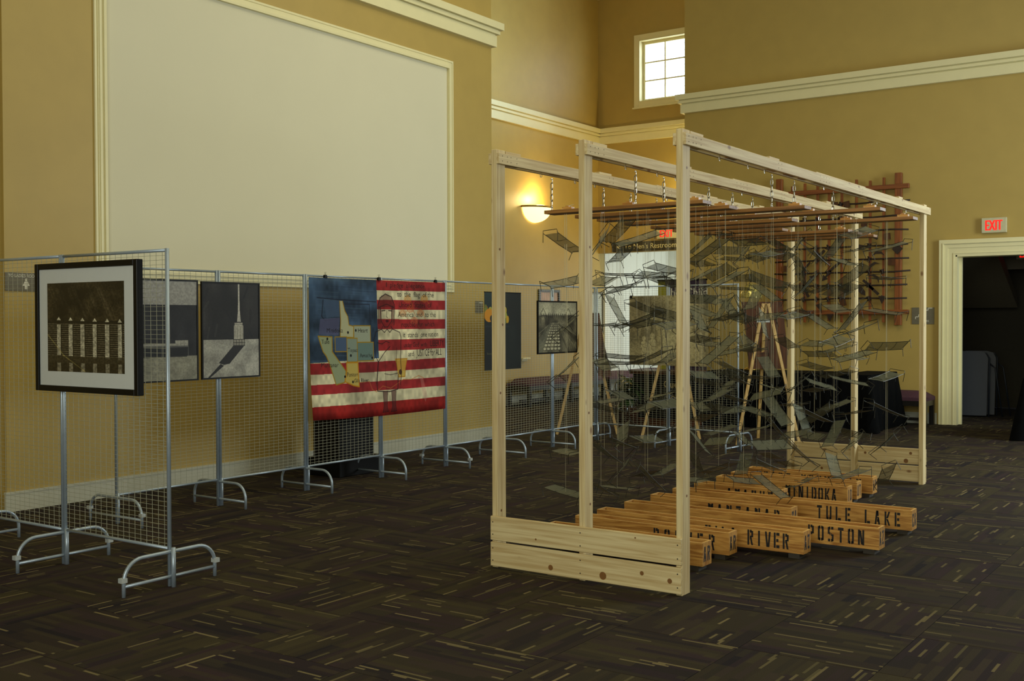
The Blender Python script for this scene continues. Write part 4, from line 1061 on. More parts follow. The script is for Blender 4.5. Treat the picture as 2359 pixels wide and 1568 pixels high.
cv.poly([(.20, .16), (.22, .16), (.235, .23), (.255, .27), (.262, .33), (.295, .34), (.292, .42), (.20, .415), (.205, .30)], (168, 168, 134))
cv.line([(.20, .16), (.205, .30), (.20, .415), (.292, .42), (.295, .34), (.262, .33), (.255, .27), (.235, .23), (.22, .16)], 3, ol)
cv.line([(.235, .18), (.41, .18), (.415, .33)], 2.5, dk, .7)
for (x0, y0, x1, y1, c) in ((.295, .335, .415, .455, (146, 154, 134)), (.245, .425, .318, .595, (124, 138, 124)), (.318, .455, .435, .59, (96, 118, 112)), (.165, .415, .245, .52, (70, 88, 116))):
    cv.rect(x0, y0, x1, y1, c); cv.line([(x0, y0), (x1, y0), (x1, y1), (x0, y1), (x0, y0)], 3, ol)
ca = [(.055, .41), (.145, .415), (.145, .52), (.235, .66), (.225, .74), (.165, .755), (.145, .68), (.13, .62), (.105, .55), (.085, .52), (.068, .46)]
cv.poly(ca, (140, 150, 118)); cv.line(ca + ca[:1], 3.5, ol)
az = [(.24, .60), (.32, .60), (.325, .775), (.285, .765), (.225, .735), (.24, .66)]
cv.poly(az, (178, 158, 84)); cv.line(az + az[:1], 4, (176, 122, 24))
ar = [(.60, .585), (.69, .585), (.675, .66), (.672, .72), (.62, .72), (.612, .64)]
cv.poly(ar, (190, 158, 66), .85); cv.line(ar + ar[:1], 3, (170, 120, 30))
cv.line([(.33, .745), (.40, .74), (.42, .80), (.45, .82), (.50, .78), (.56, .80), (.66, .74), (.72, .745), (.78, .72), (.82, .74)], 2.5, (176, 112, 60), .7)
for (x, y) in ((.255, .385), (.31, .37), (.115, .43), (.272, .55), (.425, .57), (.228, .70), (.282, .74)):
    cv.ell(x, y, .006, .010, (24, 24, 26))
# the girl, in charcoal line
bk = (34, 24, 26)
cv.poly([(.48, .16), (.50, .115), (.54, .105), (.58, .13), (.595, .19), (.59, .31), (.575, .33), (.57, .2), (.50, .2), (.50, .32), (.485, .32)], (70, 30, 30), .45)
cv.line([(.478, .32), (.475, .18), (.49, .13), (.53, .10), (.575, .12), (.597, .18), (.592, .33)], 3, bk, .85)
cv.line([(.49, .20), (.497, .30), (.52, .345), (.545, .345), (.575, .30), (.582, .19)], 2.5, bk, .8)
cv.line([(.48, .20), (.54, .175), (.595, .20)], 2.5, bk, .7)
cv.line([(.502, .225), (.527, .222)], 3.5, bk, .8); cv.line([(.553, .222), (.578, .225)], 3.5, bk, .8)
cv.line([(.54, .22), (.536, .27), (.546, .275)], 2, bk, .6); cv.poly([(.528, .30), (.54, .29), (.556, .30), (.54, .315)], (60, 20, 26), .9)
cv.line([(.505, .34), (.50, .365), (.52, .385), (.54, .36), (.56, .385), (.58, .36), (.57, .34)], 2.5, bk, .8)
cv.line([(.50, .36), (.455, .38), (.44, .44), (.45, .56), (.47, .60)], 2.5, bk, .8)
cv.line([(.58, .36), (.635, .385), (.645, .42), (.64, .60), (.645, .70), (.635, .78)], 2.5, bk, .8)
cv.line([(.47, .60), (.46, .70), (.455, .76)], 4, bk, .8); cv.line([(.47, .60), (.52, .53), (.56, .49)], 3, bk, .7)
cv.line([(.455, .76), (.46, .815), (.55, .825), (.615, .81), (.62, .70)], 3, bk, .85)
cv.line([(.52, .58), (.525, .80)], 1.5, bk, .5); cv.line([(.61, .50), (.605, .70)], 2, bk, .6)
cv.line([(.465, .46), (.50, .47), (.53, .45), (.555, .46)], 2.5, bk, .7)
cv.ell(.638, .685, .012, .02, (40, 22, 26), .8); cv.line([(.515, .69), (.56, .70), (.62, .69)], 2, bk, .7)
for x in (.50, .565):
    cv.poly([(x, .82), (x + .035, .82), (x + .03, .93), (x + .035, .97), (x - .005, .975), (x + .005, .93)], (64, 32, 34), .55)
    cv.line([(x, .82), (x + .006, .93), (x - .006, .975), (x + .038, .972), (x + .03, .93), (x + .036, .82)], 2, bk, .7)
cv.poly([(.79, .73), (.815, .74), (.85, .88), (.835, .93), (.815, .88)], (196, 150, 136), .35)
for (x, y, c) in ((.70, .135, (190, 120, 40)), (.83, .13, (196, 124, 34)), (.72, .21, (180, 84, 40)), (.80, .24, (184, 100, 50)), (.66, .24, (190, 110, 60)), (.75, .3, (180, 100, 60))):
    cv.ell(x, y, .03, .03, c, .35); cv.line([(x - .03, y + .02), (x, y - .03), (x + .04, y + .05)], 2, c, .6)
ink = (30, 26, 26)
for (b_, x, y, s_, sx_) in (("I  pledge  allegiance", .535, .05, .036, 1.35), ("to  the  flag  of the", .62, .118, .040, 1.2), ("United  States  of", .63, .198, .040, 1.15), ("America  and  to the", .625, .272, .040, 1.12),
                           ("republic  for  which", .65, .346, .040, 1.05), ("it  stands  one nation", .66, .425, .040, 1.05), ("under God  with", .665, .50, .036, .95), ("LIBERTY", .875, .50, .050, .80),
                           ("and", .70, .57, .040, 1.0), ("JUSTICE for ALL", .765, .572, .054, .70)):
    cv.text(b_, x, y, s_, ink, .85, sx_ * .80)
for (b_, x, y, s_) in (("Minidoka", .11, .385, .032), ("Heart", .325, .385, .032), ("Tule", .075, .465, .032), ("Topaz", .25, .525, .030), ("Amache", .335, .565, .030), ("Manzanar", .07, .63, .032), ("Poston", .24, .70, .030), ("Gila River", .29, .745, .028)):
    cv.text(b_, x, y, s_, ink, .85, .95)
fl = thing('painted_flag', 'large painted flag cloth with a girl, map and lettering, clipped to wire panels', 'banner', (RXP + 0.035, 1.475, 0.585))
mb = MB(); uvs = []
nu, nv = 24, 18
FLW, FLH = 1.855, 1.232
for i in range(nu + 1):
    for j in range(nv + 1):
        a, b = i / nu, j / nv
        bow = 0.006 * math.sin(a * math.pi * 2.2 + b) + 0.03 * (1 - b) ** 2 * math.exp(-a * 9) + 0.012 * (1 - b) * math.sin(a * 3.1)
        mb.v.append((bow, a * FLW + 0.02 * (1 - b) ** 3 * (1 - a), b * FLH - 0.014 * math.sin(a * 3.1) * (1 - b) + (0.010 - 0.02 * a) * (1 - b)))
        uvs.append((a, b))
for i in range(nu):
    for j in range(nv):
        mb.f.append((i * (nv + 1) + j, (i + 1) * (nv + 1) + j, (i + 1) * (nv + 1) + j + 1, i * (nv + 1) + j + 1)); mb.smooth.append(True)
fm = mb.mesh('flag_cloth', image_mat('painted_flag_cloth', cv.image('painted_flag'), 0.75, 0.15))
ul = fm.uv_layers.new(name='UVMap')
for l in fm.loops: ul.data[l.index].uv = uvs[l.vertex_index]
fo = link_mesh('flag_cloth', fm, fl)
so = fo.modifiers.new('thick', 'SOLIDIFY'); so.thickness = 0.002
clip_mb = MB().prism([(-.018, 0), (.018, 0), (.010, .028), (-.010, .028)], (0.010, 0, -0.022), (0, 1, 0), (0, 0, 1), 0.022)
bclip = clip_mb.mesh('clip_body', M['black'])
wire_mb = MB().tube([(0.004, -0.010, 0.004), (0.012, -0.012, 0.03), (0.012, -0.002, 0.03), (0.006, -0.002, 0.004)], 0.0012, 4).tube([(-0.006, 0.010, 0.004), (-0.016, 0.013, 0.03), (-0.016, 0.003, 0.03), (-0.008, 0.002, 0.004)], 0.0012, 4)
bwire = wire_mb.mesh('clip_arm', M['chain'])
def binder_clip(x, y, z, label):
    t = thing('binder_clip', label, 'clip', (x, y, z), 0, 'black binder clips')
    link_mesh('clip_body', bclip, t); link_mesh('clip_arm', bwire, t)
    return t
for y, lb in ((1.68, 'black binder clip at the blue corner of the painted flag'), (2.37, 'binder clip at the middle of the painted flag\'s top edge'), (3.19, 'black binder clip at the red right corner of the painted flag')):
    binder_clip(RXP + 0.034, y, ZT + 0.004, lb)

# 5. flower poster
cv = Canvas(200, 260, (18, 24, 22), 8)
cv.rect(0, 0, .22, .30, (20, 44, 44), .6)
cv.mottle(.25, 4, 6)
for i in range(30):
    x, y = .02 + cv.rng.rand() * .62, .19 + cv.rng.rand() * .22
    c = [(170, 132, 24), (150, 150, 60), (120, 80, 20), (176, 150, 44), (92, 104, 40)][i % 5]
    cv.ell(x, y, .03 + .03 * cv.rng.rand(), .03 + .035 * cv.rng.rand(), c, .9)
cv.ell(.12, .30, .13, .085, (178, 118, 14)); cv.ell(.20, .34, .06, .045, (44, 40, 30))
cv.line([(0, .44), (.66, .44)], 5, (40, 46, 52), .5)
cv.text('flowers of hope', .06, .80, .028, (96, 92, 52), .8)
fpst = thing('flower_poster', 'dark green poster with yellow blossoms, partly behind the left front post', 'poster', (RXP + 0.028, 4.0, 0.922))
panel_uv('poster_sheet', (0.004, 0, 0), (0, 0.665, 0), (0, 0, 0.82), 0.004, image_mat('flower_poster', cv.image('flower_poster'), 0.5), fpst)
MB().box(-0.004, 0.006, 0, 0.665, 0.812, 0.822).build('poster_batten', M['black'], fpst)

# 6. farm rows drawing
cv = Canvas(320, 250, (150, 146, 120), 9)
cv.mottle(.20, 8, 4, 0, 0, 1, .35)
cv.rect(0, .27, 1, 1, (84, 80, 62)); cv.mottle(.5, 9, 7, 0, .27, 1, 1)
for x0, w_ in ((.04, .16), (.70, .16)):
    cv.line([(x0, .25), (x0 + w_ / 2, .12), (x0 + w_, .25)], 3, (36, 34, 26)); cv.line([(x0 + .02, .25), (x0 + .02, .42)], 3, (36, 34, 26)); cv.line([(x0 + w_ - .02, .25), (x0 + w_ - .02, .44)], 3, (36, 34, 26)); cv.line([(x0 - .02, .27), (x0 + w_ + .02, .27)], 3, (36, 34, 26))
for i in range(16):
    x = .08 + i * .055; cv.line([(x, .23), (x + .01, .30)], 5, (36, 34, 28), .8); cv.line([(x - .02, .27), (x + .05, .25)], 3, (36, 34, 28), .7)
for i in range(9):
    xb = -.6 + i * .28; cv.line([(.42 + (i - 4) * .02, .40), (xb, 1.02)], 4 + (i % 2) * 10, (50, 48, 36) if i % 2 else (134, 130, 104), .6)
for r_ in range(11):
    y = .42 + .58 * (r_ / 11) ** 1.4; sc = .012 + .035 * r_ / 11
    for c_ in range(5):
        x = .43 + (c_ - 2) * (.035 + .11 * (y - .4)) - .16 * (y - .4)
        cv.ell(x, y, sc * .8, sc * .55, (166, 160, 130)); cv.line([(x - sc, y + sc * .4), (x, y + sc * .7), (x + sc, y + sc * .3)], 2, (40, 38, 28), .8)
cv.poly([(0, .75), (.28, .42), (.34, .42), (.10, 1), (0, 1)], (88, 88, 72), .6)
for i in range(12): cv.line([(.60 + i * .03, .44), (.75 + i * .06, 1)], 2.5, (40, 36, 26), .6)
for x in (.25,): cv.line([(x, .2), (x + .03, .45)], 3, (30, 28, 22)); cv.line([(x + .03, .2), (x, .45)], 3, (30, 28, 22))
cv.mottle(.14, 70, 50)
framed('farm_drawing', 'black framed charcoal drawing of field rows and sheds, partly behind the middle post', 'picture', (RXP + 0.06, 4.955, 1.066), (0, 0.83, 0), (0, 0, 0.596), image_mat('farm_drawing', cv.image('farm_drawing'), 0.5), 0.016, M['black'])

# 7. family drawing
cv = Canvas(360, 300, (150, 142, 108), 10)
cv.mottle(.25, 5, 5)
for i in range(2600):
    x, y = cv.rng.rand(), cv.rng.rand()
    dens = max(0, 1 - abs(x - .2) * 2) * max(0, 1 - abs(y - .2) * 1.8) + max(0, .8 - x * 2) * .9 + max(0, y - .55) * .5
    if cv.rng.rand() < dens * .8:
        cv.line([(x, y), (x + .008, y + .006)], 1.2, (84, 72, 52), .5)
cv.poly([(.06, .0), (.30, .0), (.10, .55), (.0, .6), (.0, .1)], (110, 98, 72), .35)
cv.poly([(.24, .22), (.38, .30), (.34, .50), (.10, .44)], (166, 160, 124), .6); cv.poly([(.38, .34), (.62, .34), (.60, .8), (.52, .82)], (170, 164, 126), .7)
def figure(cx, top, h, skirt, c=(178, 170, 132)):
    hd = h * .10
    cv.ell(cx, top + hd + .02, hd * .75 + .028, h * .56, (60, 54, 40), .28)
    cv.ell(cx, top + hd, hd * .70, hd * 1.05, c)
    sh = hd * 1.5
    cv.poly([(cx - hd * .3, top + 2 * hd), (cx + hd * .3, top + 2 * hd), (cx + sh * .75, top + 2.5 * hd), (cx + sh * .85, top + 5.2 * hd), (cx + sh * .5, top + 4.6 * hd), (cx + sh * (.95 if skirt else .6), top + 6.6 * hd), (cx - sh * (.95 if skirt else .6), top + 6.6 * hd), (cx - sh * .5, top + 4.6 * hd), (cx - sh * .85, top + 5.2 * hd), (cx - sh * .75, top + 2.5 * hd)], c)
    for s_ in (-1, 1):
        cv.poly([(cx + s_ * hd * .15, top + 6.5 * hd), (cx + s_ * hd * .75, top + 6.5 * hd), (cx + s_ * hd * .6, top + 9.6 * hd), (cx + s_ * hd * .2, top + 9.6 * hd)], c)
    cv.line([(cx - sh * .8, top + 3 * hd), (cx - hd * .2, top + 4.4 * hd), (cx + sh * .7, top + 4.6 * hd)], 1.8, (70, 62, 46), .7)
figure(.19, .58, .36, False); figure(.30, .54, .42, True)
cv.poly([(.44, .32), (.54, .28), (.62, .34), (.64, .80), (.60, .92), (.46, .92), (.43, .80)], (178, 172, 134))
for pl_ in ([(.44, .34), (.41, .48), (.43, .84)], [(.50, .34), (.48, .60), (.50, .85)], [(.55, .36), (.60, .46), (.62, .62), (.58, .80)], [(.58, .40), (.55, .50), (.60, .55), (.64, .48), (.60, .42)], [(.44, .34), (.54, .30), (.62, .36)], [(.64, .40), (.66, .60), (.63, .85)]):
    cv.line(pl_, 3, (52, 46, 36), .85)
figure(.78, .40, .5, True); figure(.90, .52, .4, False)
cv.rect(0, .955, 1, 1, (146, 136, 100), .6)
cv.mottle(.14, 70, 60)
fd = thing('family_drawing', 'large unframed beige charcoal drawing of a family, behind the right front post', 'picture', (RXP + 0.05 + 0.497, 6.16, 0.922))
panel_uv('drawing_sheet', (0, 0, 0), (1.025, -0.056, 0), (0, 0, 0.80), 0.004, image_mat('family_drawing', cv.image('family_drawing'), 0.7), fd)
binder_clip(RXP + 0.05 + 0.52, 6.158, 1.722, 'black binder clip at the top left of the family drawing').rotation_euler = (0, 0, -math.pi / 2)
binder_clip(RXP + 0.05 + 1.48, 6.106, 1.718, 'black binder clip at the top right of the family drawing').rotation_euler = (0, 0, -math.pi / 2)

# ------------------------------------------------------------------ black podium behind the flag
pd = thing('podium', 'tall black box podium standing behind the painted flag', 'podium', (-3.50, 2.43, 0))
MB().box(-0.22, 0.20, -0.27, 0.27, 0.0, 0.17).build('podium_base', M['black'], pd, bevel=0.005)
MB().box(-0.18, 0.16, -0.235, 0.235, 0.17, 1.02).build('podium_body', M['black'], pd, bevel=0.004)
MB().box(-0.20, 0.18, -0.255, 0.255, 1.02, 1.06).build('podium_top', M['black'], pd, bevel=0.004)

# ------------------------------------------------------------------ upholstered benches
def bench_parts(t, w, d):
    """w along x, d along y, seat height 0.46"""
    n = 10; mb = MB(); g_ = []
    for i in range(n + 1):
        for j in range(7):
            a, b = i / n * 2 - 1, j / 6 * 2 - 1
            g_.append((a * w / 2, b * d / 2, 0.385 + 0.085 * (1 - a ** 6) ** .5 * (1 - b ** 4) ** .5))
    mb._add(g_, [(i * 7 + j, (i + 1) * 7 + j, (i + 1) * 7 + j + 1, i * 7 + j + 1) for i in range(n) for j in range(6)], True)
    mb.box(-w / 2, w / 2, -d / 2, d / 2, 0.34, 0.385)
    mb.build('cushion', M['purple'], t)
    MB().box(-w / 2 + .005, w / 2 - .005, -d / 2 + .005, d / 2 - .005, 0.27, 0.34).build('seat_rail', M['bench_frame'], t)
    for sx in (-1, 1):
        for sy in (-1, 1):
            MB().box(sx * (w / 2 - .035) - .03, sx * (w / 2 - .035) + .03, sy * (d / 2 - .035) - .03, sy * (d / 2 - .035) + .03, 0, 0.27).build('leg', M['bench_frame'], t)
    MB().box(-w / 2 + .06, w / 2 - .06, -.02, .02, .06, .10).build('stretcher', M['bench_frame'], t)
bl = ['plum cushioned bench nearest the left wall corner on the passage wall', 'second plum bench along the passage wall', 'third plum bench along the passage wall, near the corridor opening', 'fourth plum bench, inside the mouth of the white corridor']
for i, lb in enumerate(bl):
    t = thing('upholstered_bench', lb, 'bench', (-6.71, 10.55 + i * 1.32, 0), math.pi / 2, 'plum upholstered benches')
    bench_parts(t, 1.18, 0.48)
t = thing('upholstered_bench', 'plum cushioned bench between the black draped table and the doorway', 'bench', (-0.62, 10.27, 0), 0, 'plum upholstered benches')
bench_parts(t, 1.0, 0.44)

# ------------------------------------------------------------------ black draped tables
def draped(label, x0, x1, y0, y1, h, seed):
    t = thing('draped_table', label, 'table', ((x0 + x1) / 2, (y0 + y1) / 2, 0))
    w, d = x1 - x0, y1 - y0
    rg = random.Random(seed)
    per = []
    def seg(p, q_, n):
        for i in range(n): per.append((p[0] + (q_[0] - p[0]) * i / n, p[1] + (q_[1] - p[1]) * i / n))
    r = 0.05
    a, b = w / 2, d / 2
    seg((-a, -b), (a, -b), int(w * 26)); seg((a, -b), (a, b), int(d * 26)); seg((a, b), (-a, b), int(w * 26)); seg((-a, b), (-a, -b), int(d * 26))
    n = len(per); mb = MB(); vs_ = []
    ph = [rg.random() * 6 for _ in range(4)]
    levels = [h, h - .012, h * .7, h * .35, 0.006]
    for li, z in enumerate(levels):
        k = 0 if li == 0 else (h - z) / h
        for i, (x, y) in enumerate(per):
            f = 0.010 * math.sin(i * 1.9 + ph[0]) + 0.012 * math.sin(i * 0.83 + ph[1]) + 0.008 * math.sin(i * 3.1 + ph[2])
            nx_, ny_ = (x / a if abs(abs(x) - a) < 1e-6 else 0), (y / b if abs(abs(y) - b) < 1e-6 else 0)
            corner = max(0, abs(x) / a + abs(y) / b - 1.8) * 0.35
            sp = (0.035 * k + f * 1.6 * k + corner * k)
            vs_.append((x + nx_ * sp + (0.004 * nx_ if li else 0), y + ny_ * sp + (0.004 * ny_ if li else 0), z))
    mb._add(vs_, [(li * n + i, (li + 1) * n + i, (li + 1) * n + (i + 1) % n, li * n + (i + 1) % n)[::-1] for li in range(len(levels) - 1) for i in range(n)], True)
    mb._add([vs_[i] for i in range(n)], [tuple(range(n))])
    mb.build('tablecloth', M['black_cloth'], t)
    MB().box(-a + .02, a - .02, -b + .02, b - .02, h - .035, h - .008).build('tabletop', M['cabinet_wood'], t)
    return t
draped('long table under a black floor-length cloth against the lattice wall', -2.70, -0.92, 8.72, 9.45, 0.745, 1)
draped('shorter black draped table beside the plum bench by the doorway', -0.90, -0.50, 8.85, 10.0, 0.735, 2)
draped('black draped table cut by the right edge of the picture, in front of the doorway', 1.27, 2.7, 8.95, 9.7, 0.74, 3)

# ------------------------------------------------------------------ dark cabinet with gold lettering, left of the tables
cb = thing('dark_cabinet', 'dark wooden cabinet with gold lettering, behind the potted plant', 'cabinet', (-3.15, 8.45, 0))
MB().box(-0.42, 0.40, -0.24, 0.24, 0.10, 0.70).build('cabinet_body', M['black'], cb, bevel=0.005)
MB().box(-0.46, 0.44, -0.28, 0.28, 0.70, 0.75).build('cabinet_top', M['cabinet_wood'], cb, bevel=0.006)
MB().box(-0.44, 0.42, -0.26, 0.26, 0.0, 0.10).build('plinth', M['cabinet_wood'], cb, bevel=0.005)
text_obj('lettering', 'Guest', 0.13, M['gold'], cb, (0.365, -0.2412, 0.53), (1, 0, 0), (0, 0, 1), 'RIGHT')
text_obj('lettering', 'Book', 0.13, M['gold'], cb, (0.365, -0.2412, 0.36), (1, 0, 0), (0, 0, 1), 'RIGHT')

# ------------------------------------------------------------------ banner stand
bn = thing('banner_stand', 'pull-up banner in yellow and dark purple with white script, behind the family drawing', 'banner', (-4.03, 9.85, 0))
MB().box(0, 0.80, -0.002, 0.002, 0.09, 2.04).build('banner_cloth', M['banner_purple'], bn)
MB().box(0, 0.13, -0.0035, -0.002, 0.09, 2.04).build('banner_stripe', M['banner_yellow'], bn)
MB().box(-0.01, 0.81, -0.012, 0.012, 2.03, 2.055).build('top_bar', M['black'], bn)
MB().box(-0.01, 0.81, -0.08, 0.08, 0, 0.09).build('base_case', M['black'], bn, bevel=0.008)
text_obj('lettering', 'the', 0.17, M['sign_white'], bn, (0.15, -0.0042, 1.80), (1, 0, 0), (0, 0, 1))
text_obj('lettering', 'Child', 0.17, M['sign_white'], bn, (0.46, -0.0042, 1.80), (1, 0, 0), (0, 0, 1))

# ------------------------------------------------------------------ framed things on passage and corridor walls
def wall_frame(name, label, o, U, V, mat, border, bmat):
    t = thing(name, label, 'picture', o)
    U = Vector(U); V = Vector(V); Nn = U.cross(V).normalized(); u = U.normalized(); v = V.normalized(); b = border
    for (p0, p1, sd) in ((u * b / 2, u * b / 2 + V, u), (U - u * b / 2, U - u * b / 2 + V, u), (u * b + v * b / 2, U - u * b + v * b / 2, v), (u * b + V - v * b / 2, U - u * b + V - v * b / 2, v)):
        MB().obox(p0, p1, b, 0.03, tuple(sd)).build('frame_bar', bmat, t)
    MB().prism([(b, b), (U.length - b, b), (U.length - b, V.length - b), (b, V.length - b)], -Nn * 0.008, tuple(u), tuple(v), 0.004).build('picture_glass', mat, t)
    return t
glassy = plain('painted_glass_reflection', (188, 194, 186), 0.06, var=0.15, scale=6)  # pale mottled colour paints a window's reflection onto the case glass
wall_frame('framed_notice', 'small dark framed print with pale pink picture, high on the passage wall', (-6.982, 11.0, 1.45), (0, 0.68, 0), (0, 0, 0.54), plain('pink_print', (186, 150, 128), 0.5, var=0.25, scale=5), 0.045, M['bench_frame'])
wall_frame('glazed_case', 'slim dark framed glazed display case beside the corridor opening', (-6.982, 12.62, 1.20), (0, 0.62, 0), (0, 0, 0.78), glassy, 0.03, M['sign_grey'])
wall_frame('corridor_picture', 'dark framed picture on the white corridor end wall, beside the family drawing', (-7.0 + 0.06 - 1.02 + 0.0 + 1.0, 15.98, 1.17), (0.75, 0, 0), (0, 0, 0.80), plain('dark_print', (60, 56, 44), 0.5, var=0.3, scale=5), 0.05, M['bench_frame'])

# ------------------------------------------------------------------ easels with dark boards
def easel(label, pts, h_apex, cross=False):
    """pts: two front feet and rear foot on the floor, apex above the middle of the front feet"""
    a, b, c = [Vector((p[0], p[1], 0)) for p in pts]
    base = (a + b) / 2
    t = thing('easel', label, 'easel', (base.x, base.y, 0))
    ap = Vector(((a.x + b.x) / 2 + (c.x - base.x) * .25, (a.y + b.y) / 2 + (c.y - base.y) * .25, h_apex))
    sd = (b - a).normalized()
    for p, off in ((a, -0.03), (b, 0.03)):
        MB().obox(p - base, ap + sd * off - base, 0.034, 0.022, tuple(sd)).build('leg', M['easel_wood'], t)
    MB().obox(c - base, ap - base + (c - base) * 0.05, 0.034, 0.022, tuple(sd)).build('rear_leg', M['easel_wood'], t)
    if cross:
        f = 0.34
        MB().obox((a * (1 - f) + (ap) * f) - base, (b * (1 - f) + ap * f) - base, 0.03, 0.022, (0, 0, 1)).build('crossbar', M['easel_wood'], t)
        if False: MB().obox((a * .48 + ap * .52) - base - sd * 0.06 + Vector((0, -0.03, 0)), (b * .48 + ap * .52) - base + sd * 0.06 + Vector((0, -0.03, 0)), 0.028, 0.05, (0, 0, 1)).build('ledge', M['easel_wood'], t)
    return t
easel('pale three-legged easel behind the farm drawing and middle post', [(-3.72, 6.50), (-3.10, 6.95), (-3.75, 7.25)], 1.50)
easel('pale easel standing behind the family drawing', [(-2.58, 6.62), (-1.98, 6.98), (-2.45, 7.4)], 1.45)
easel('pale easel with brown boards, seen through the cots beside the bare upright', [(-1.36, 6.66), (-0.80, 7.15), (-1.45, 7.5)], 1.63)
def board(label, o, U, poly):
    t = thing('wooden_board', label, 'board', o)
    MB().prism(poly, (0, 0, 0), U, (0, 0.10, 0.995), 0.02).build('board', M['dark_wood'], t)
    return t
board('tall brown wooden board on the easel behind the middle post', (-3.62, 6.60, 0.74), (0.81, 0.58, 0), [(0.20, 0), (0.56, 0), (0.44, 0.42), (0.36, 0.80), (0.15, 0.80)])
board('dark wedge-shaped brown board on the easel seen through the cots', (-1.42, 7.10, 0.86), (0.82, 0.57, 0), [(0.02, 0.0), (0.50, 0.0), (0.42, 0.55), (0.38, 0.80), (-0.10, 0.80), (-0.02, 0.35)])
tg = thing('easel_tag', 'small pale metal label on the easel with the wedge-shaped board', 'label', (-1.06, 6.70, 1.43), R(34.7))
MB().box(-0.075, 0.075, -0.006, 0, -0.018, 0.018).build('label_plate', M['clip'], tg)

# ------------------------------------------------------------------ brass lamp on the long table
tl = thing('table_lamp', 'gold mosaic shaded lamp standing on the black draped table', 'lamp', (-2.24, 9.15, 0.745))
MB().lathe([(0.001, 0), (0.10, 0), (0.10, 0.02), (0.03, 0.05), (0.015, 0.12), (0.015, 1.02)], 16).build('lamp_stem', M['brass'], tl)
MB().lathe([(0.16, 1.00), (0.155, 1.04), (0.12, 1.12), (0.06, 1.18), (0.001, 1.20)], 20).build('lamp_shade', plain('gold_mosaic_glass', (176, 164, 92), 0.15, metal=0.4, var=0.7, scale=45), tl)

# ------------------------------------------------------------------ potted plant
pp = thing('potted_plant', 'glossy dark green leafy plant in a brown pot beside the corridor', 'plant', (-3.62, 8.15, 0))
MB().lathe([(0.001, 0), (0.13, 0), (0.17, 0.24), (0.185, 0.26), (0.165, 0.265), (0.15, 0.22), (0.001, 0.22)], 20).build('pot', M['pot'], pp)
rg = random.Random(11)
leaf = MB()
lv = []
for i in range(6):
    a = i / 5; wv = 0.045 * math.sin(a * math.pi) ** .8 * (1 - .25 * a)
    zz = 0.05 * a - 0.16 * a * a
    lv += [(a * .24, -wv, zz - .006), (a * .24, 0, zz), (a * .24, wv, zz - .006)]
leaf._add(lv, [(i * 3 + j, (i + 1) * 3 + j, (i + 1) * 3 + j + 1, i * 3 + j + 1) for i in range(5) for j in range(2)], True)
leaf_me = leaf.mesh('leaf', M['leaf'])
for s_ in range(7):
    az = rg.random() * 6.28; tip = Vector((math.cos(az) * .20, math.sin(az) * .20, 0.52 + rg.random() * .34))
    pts_ = [Vector((math.cos(az) * .03, math.sin(az) * .03, .22)), Vector((math.cos(az) * .06, math.sin(az) * .06, .45)), tip]
    MB().tube([tuple(p) for p in pts_], 0.006, 5).build('stem', M['leaf'], pp)
    for i in range(11):
        f = rg.random(); p = pts_[1].lerp(tip, f) if rg.random() < .75 else pts_[0].lerp(pts_[1], .4 + .6 * f)
        o = link_mesh('leaf', leaf_me, pp); o.location = p
        o.rotation_euler = (rg.uniform(-.5, .5), rg.uniform(-.5, .7), rg.random() * 6.28)
        o.scale = (rg.uniform(.7, 1.1),) * 3

# ------------------------------------------------------------------ folded chairs in the dim room
ch = thing('folded_chair', 'blue grey folded chair leaning in the dark room past the doorway', 'chair', (-0.08, 12.0, 0), R(12), 'folded chairs in the dark room')
def folded_chair(t):
    MB().prism([(0, 0.0), (0.40, 0.0), (0.42, 0.85), (0.38, 0.93), (0.30, 0.955), (0.0, 0.955)], (-0.1, 0, 0.02), (1, 0, 0), (0, 0.12, 0.99), 0.025).build('chair_back', M['bluegrey'], t)
    MB().tube([(0.33, 0.05, 0.0), (0.34, 0.16, 0.86), (0.30, 0.18, 0.93), (-0.06, 0.18, 0.93)], 0.011, 6).build('leg', M['bluegrey'], t)
    MB().tube([(0.52, 0.10, 0.0), (0.42, 0.18, 0.72), (0.34, 0.20, 0.78)], 0.011, 6).build('leg', M['bluegrey'], t)
folded_chair(ch)
ch2 = copy_tree(ch); ch2.location = (-0.02, 12.25, 0); ch2['label'] = 'second folded chair leaning behind the blue grey one in the dark room'

# ------------------------------------------------------------------ redwood lattice on the right wall
LY = RY - 0.06
lt = thing('lattice_sculpture', 'redwood and dark rod lattice relief with small cut shapes hung on the right wall', 'sculpture', (0, LY, 0))
for xc in (-2.35, -0.62):
    MB().box(xc - 0.045, xc + 0.045, -0.035, 0.035, 1.36, 3.48 + (0.04 if xc < -1 else 0)).build('upright_bar', M['red_z'], lt, bevel=0.003)
for z in (3.29, 1.545):
    MB().box(-2.52, -0.47, -0.055, 0.0, z - 0.032, z + 0.032).build('cross_bar', M['red_x'], lt, bevel=0.003)
thin_x = [-2.155, -1.965, -1.775, -1.605, -1.42, -1.21, -1.015, -0.825]
for i, x in enumerate(thin_x):
    MB().box(x - 0.016, x + 0.016, -0.012, 0.02, 1.42 - 0.02 * (i % 3), 3.40 + 0.03 * (i % 2)).build('thin_bar', M['red_z'], lt)
rod_z = [1.737, 1.925, 2.112, 2.292, 2.478, 2.692, 2.885, 3.085]
rg = random.Random(4)
for i, z in enumerate(rod_z):
    x0, x1 = -2.45 + rg.random() * .05, -0.50 + rg.random() * .06
    MB().tube([(x0 + (x1 - x0) * k / 8, -0.035, z + rg.uniform(-.008, .008)) for k in range(9)], 0.012, 6).build('dark_rod', M['rod'], lt)
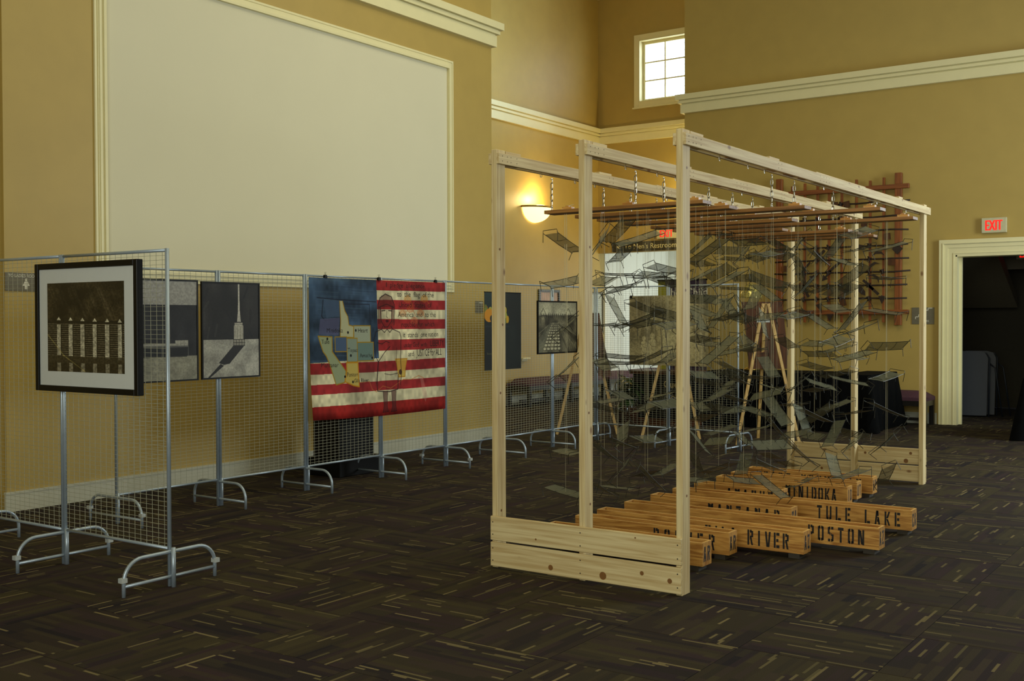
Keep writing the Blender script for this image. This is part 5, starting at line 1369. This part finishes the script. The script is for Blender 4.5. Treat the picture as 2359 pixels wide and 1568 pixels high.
lash = MB().tube([(-0.03, -0.05, -0.03), (0.03, -0.055, 0.03)], 0.010, 5).tube([(-0.03, -0.05, 0.03), (0.03, -0.055, -0.03)], 0.010, 5).tube([(0, -0.06, -.035), (0, -0.06, .035)], .008, 5).mesh('lashing', M['rod'])
for i, z in enumerate(rod_z):
    for j, x in enumerate(thin_x):
        if rg.random() < .55:
            o = link_mesh('lashing', lash, lt); o.location = (x, 0, z); o.rotation_euler = (0, rg.uniform(-.6, .6), 0)
shapes = {
 'square': [(-.045, -.045), (.045, -.045), (.045, .045), (-.045, .045)],
 'diamond': [(0, -.075), (.075, 0), (0, .075), (-.075, 0)],
 'arrow': [(-.10, -.012), (.02, -.012), (.02, -.045), (.10, 0), (.02, .045), (.02, .012), (-.10, .012)],
 'leaf_shape': [(-.10, 0), (-.05, .035), (.02, .045), (.10, 0), (.02, -.030), (-.05, -.03)],
 'cross_arm': [(-.10, -.018), (.10, -.018), (.10, .018), (-.10, .018)],
 'wedge': [(-.05, .05), (.05, .05), (0, -.06)],
 'crescent': [(-.09, -.03), (-.04, .035), (.04, .035), (.09, -.03), (.04, .0), (-.04, .0)],
}
place = [('square', -1.50, 3.08, 0), ('square', -1.33, 3.08, .2), ('square', -1.08, 2.80, 0), ('square', -0.76, 2.60, .1), ('diamond', -0.62, 2.42, 0), ('square', -0.70, 2.24, 0), ('crescent', -0.88, 2.36, 0), ('crescent', -0.95, 2.20, .6), ('crescent', -0.93, 2.03, -.6),
         ('cross_arm', -1.72, 2.37, .8), ('cross_arm', -1.72, 2.37, -.8), ('arrow', -1.93, 2.20, -2.3), ('arrow', -1.62, 2.07, -2.3), ('cross_arm', -1.50, 2.20, .7), ('square', -2.22, 2.19, 0), ('arrow', -1.86, 2.02, .8), ('cross_arm', -1.93, 1.86, -1.1), ('square', -1.98, 1.95, .7),
         ('cross_arm', -1.02, 1.93, -.75), ('cross_arm', -0.95, 1.86, -.75), ('leaf_shape', -1.30, 1.88, .8), ('leaf_shape', -1.12, 1.86, 2.2), ('wedge', -0.83, 1.72, 0), ('wedge', -1.72, 1.62, .3), ('wedge', -1.57, 1.47, 0), ('square', -1.38, 1.68, .2), ('cross_arm', -0.98, 2.62, -.5), ('wedge', -2.12, 2.88, .4),
         ('diamond', -1.95, 3.10, .3), ('leaf_shape', -1.40, 2.62, .5), ('square', -2.28, 3.02, .3), ('arrow', -1.18, 2.46, .3)]
for (nm, x, z, a) in place:
    ca_, sa_ = math.cos(a), math.sin(a)
    MB().prism([(u * ca_ - v * sa_, u * sa_ + v * ca_) for u, v in shapes[nm]], (x, -0.066, z), (1, 0, 0), (0, 0, 1), 0.014).build(nm, M['rod'] if nm not in ('square',) else M['dark_wood'], lt)
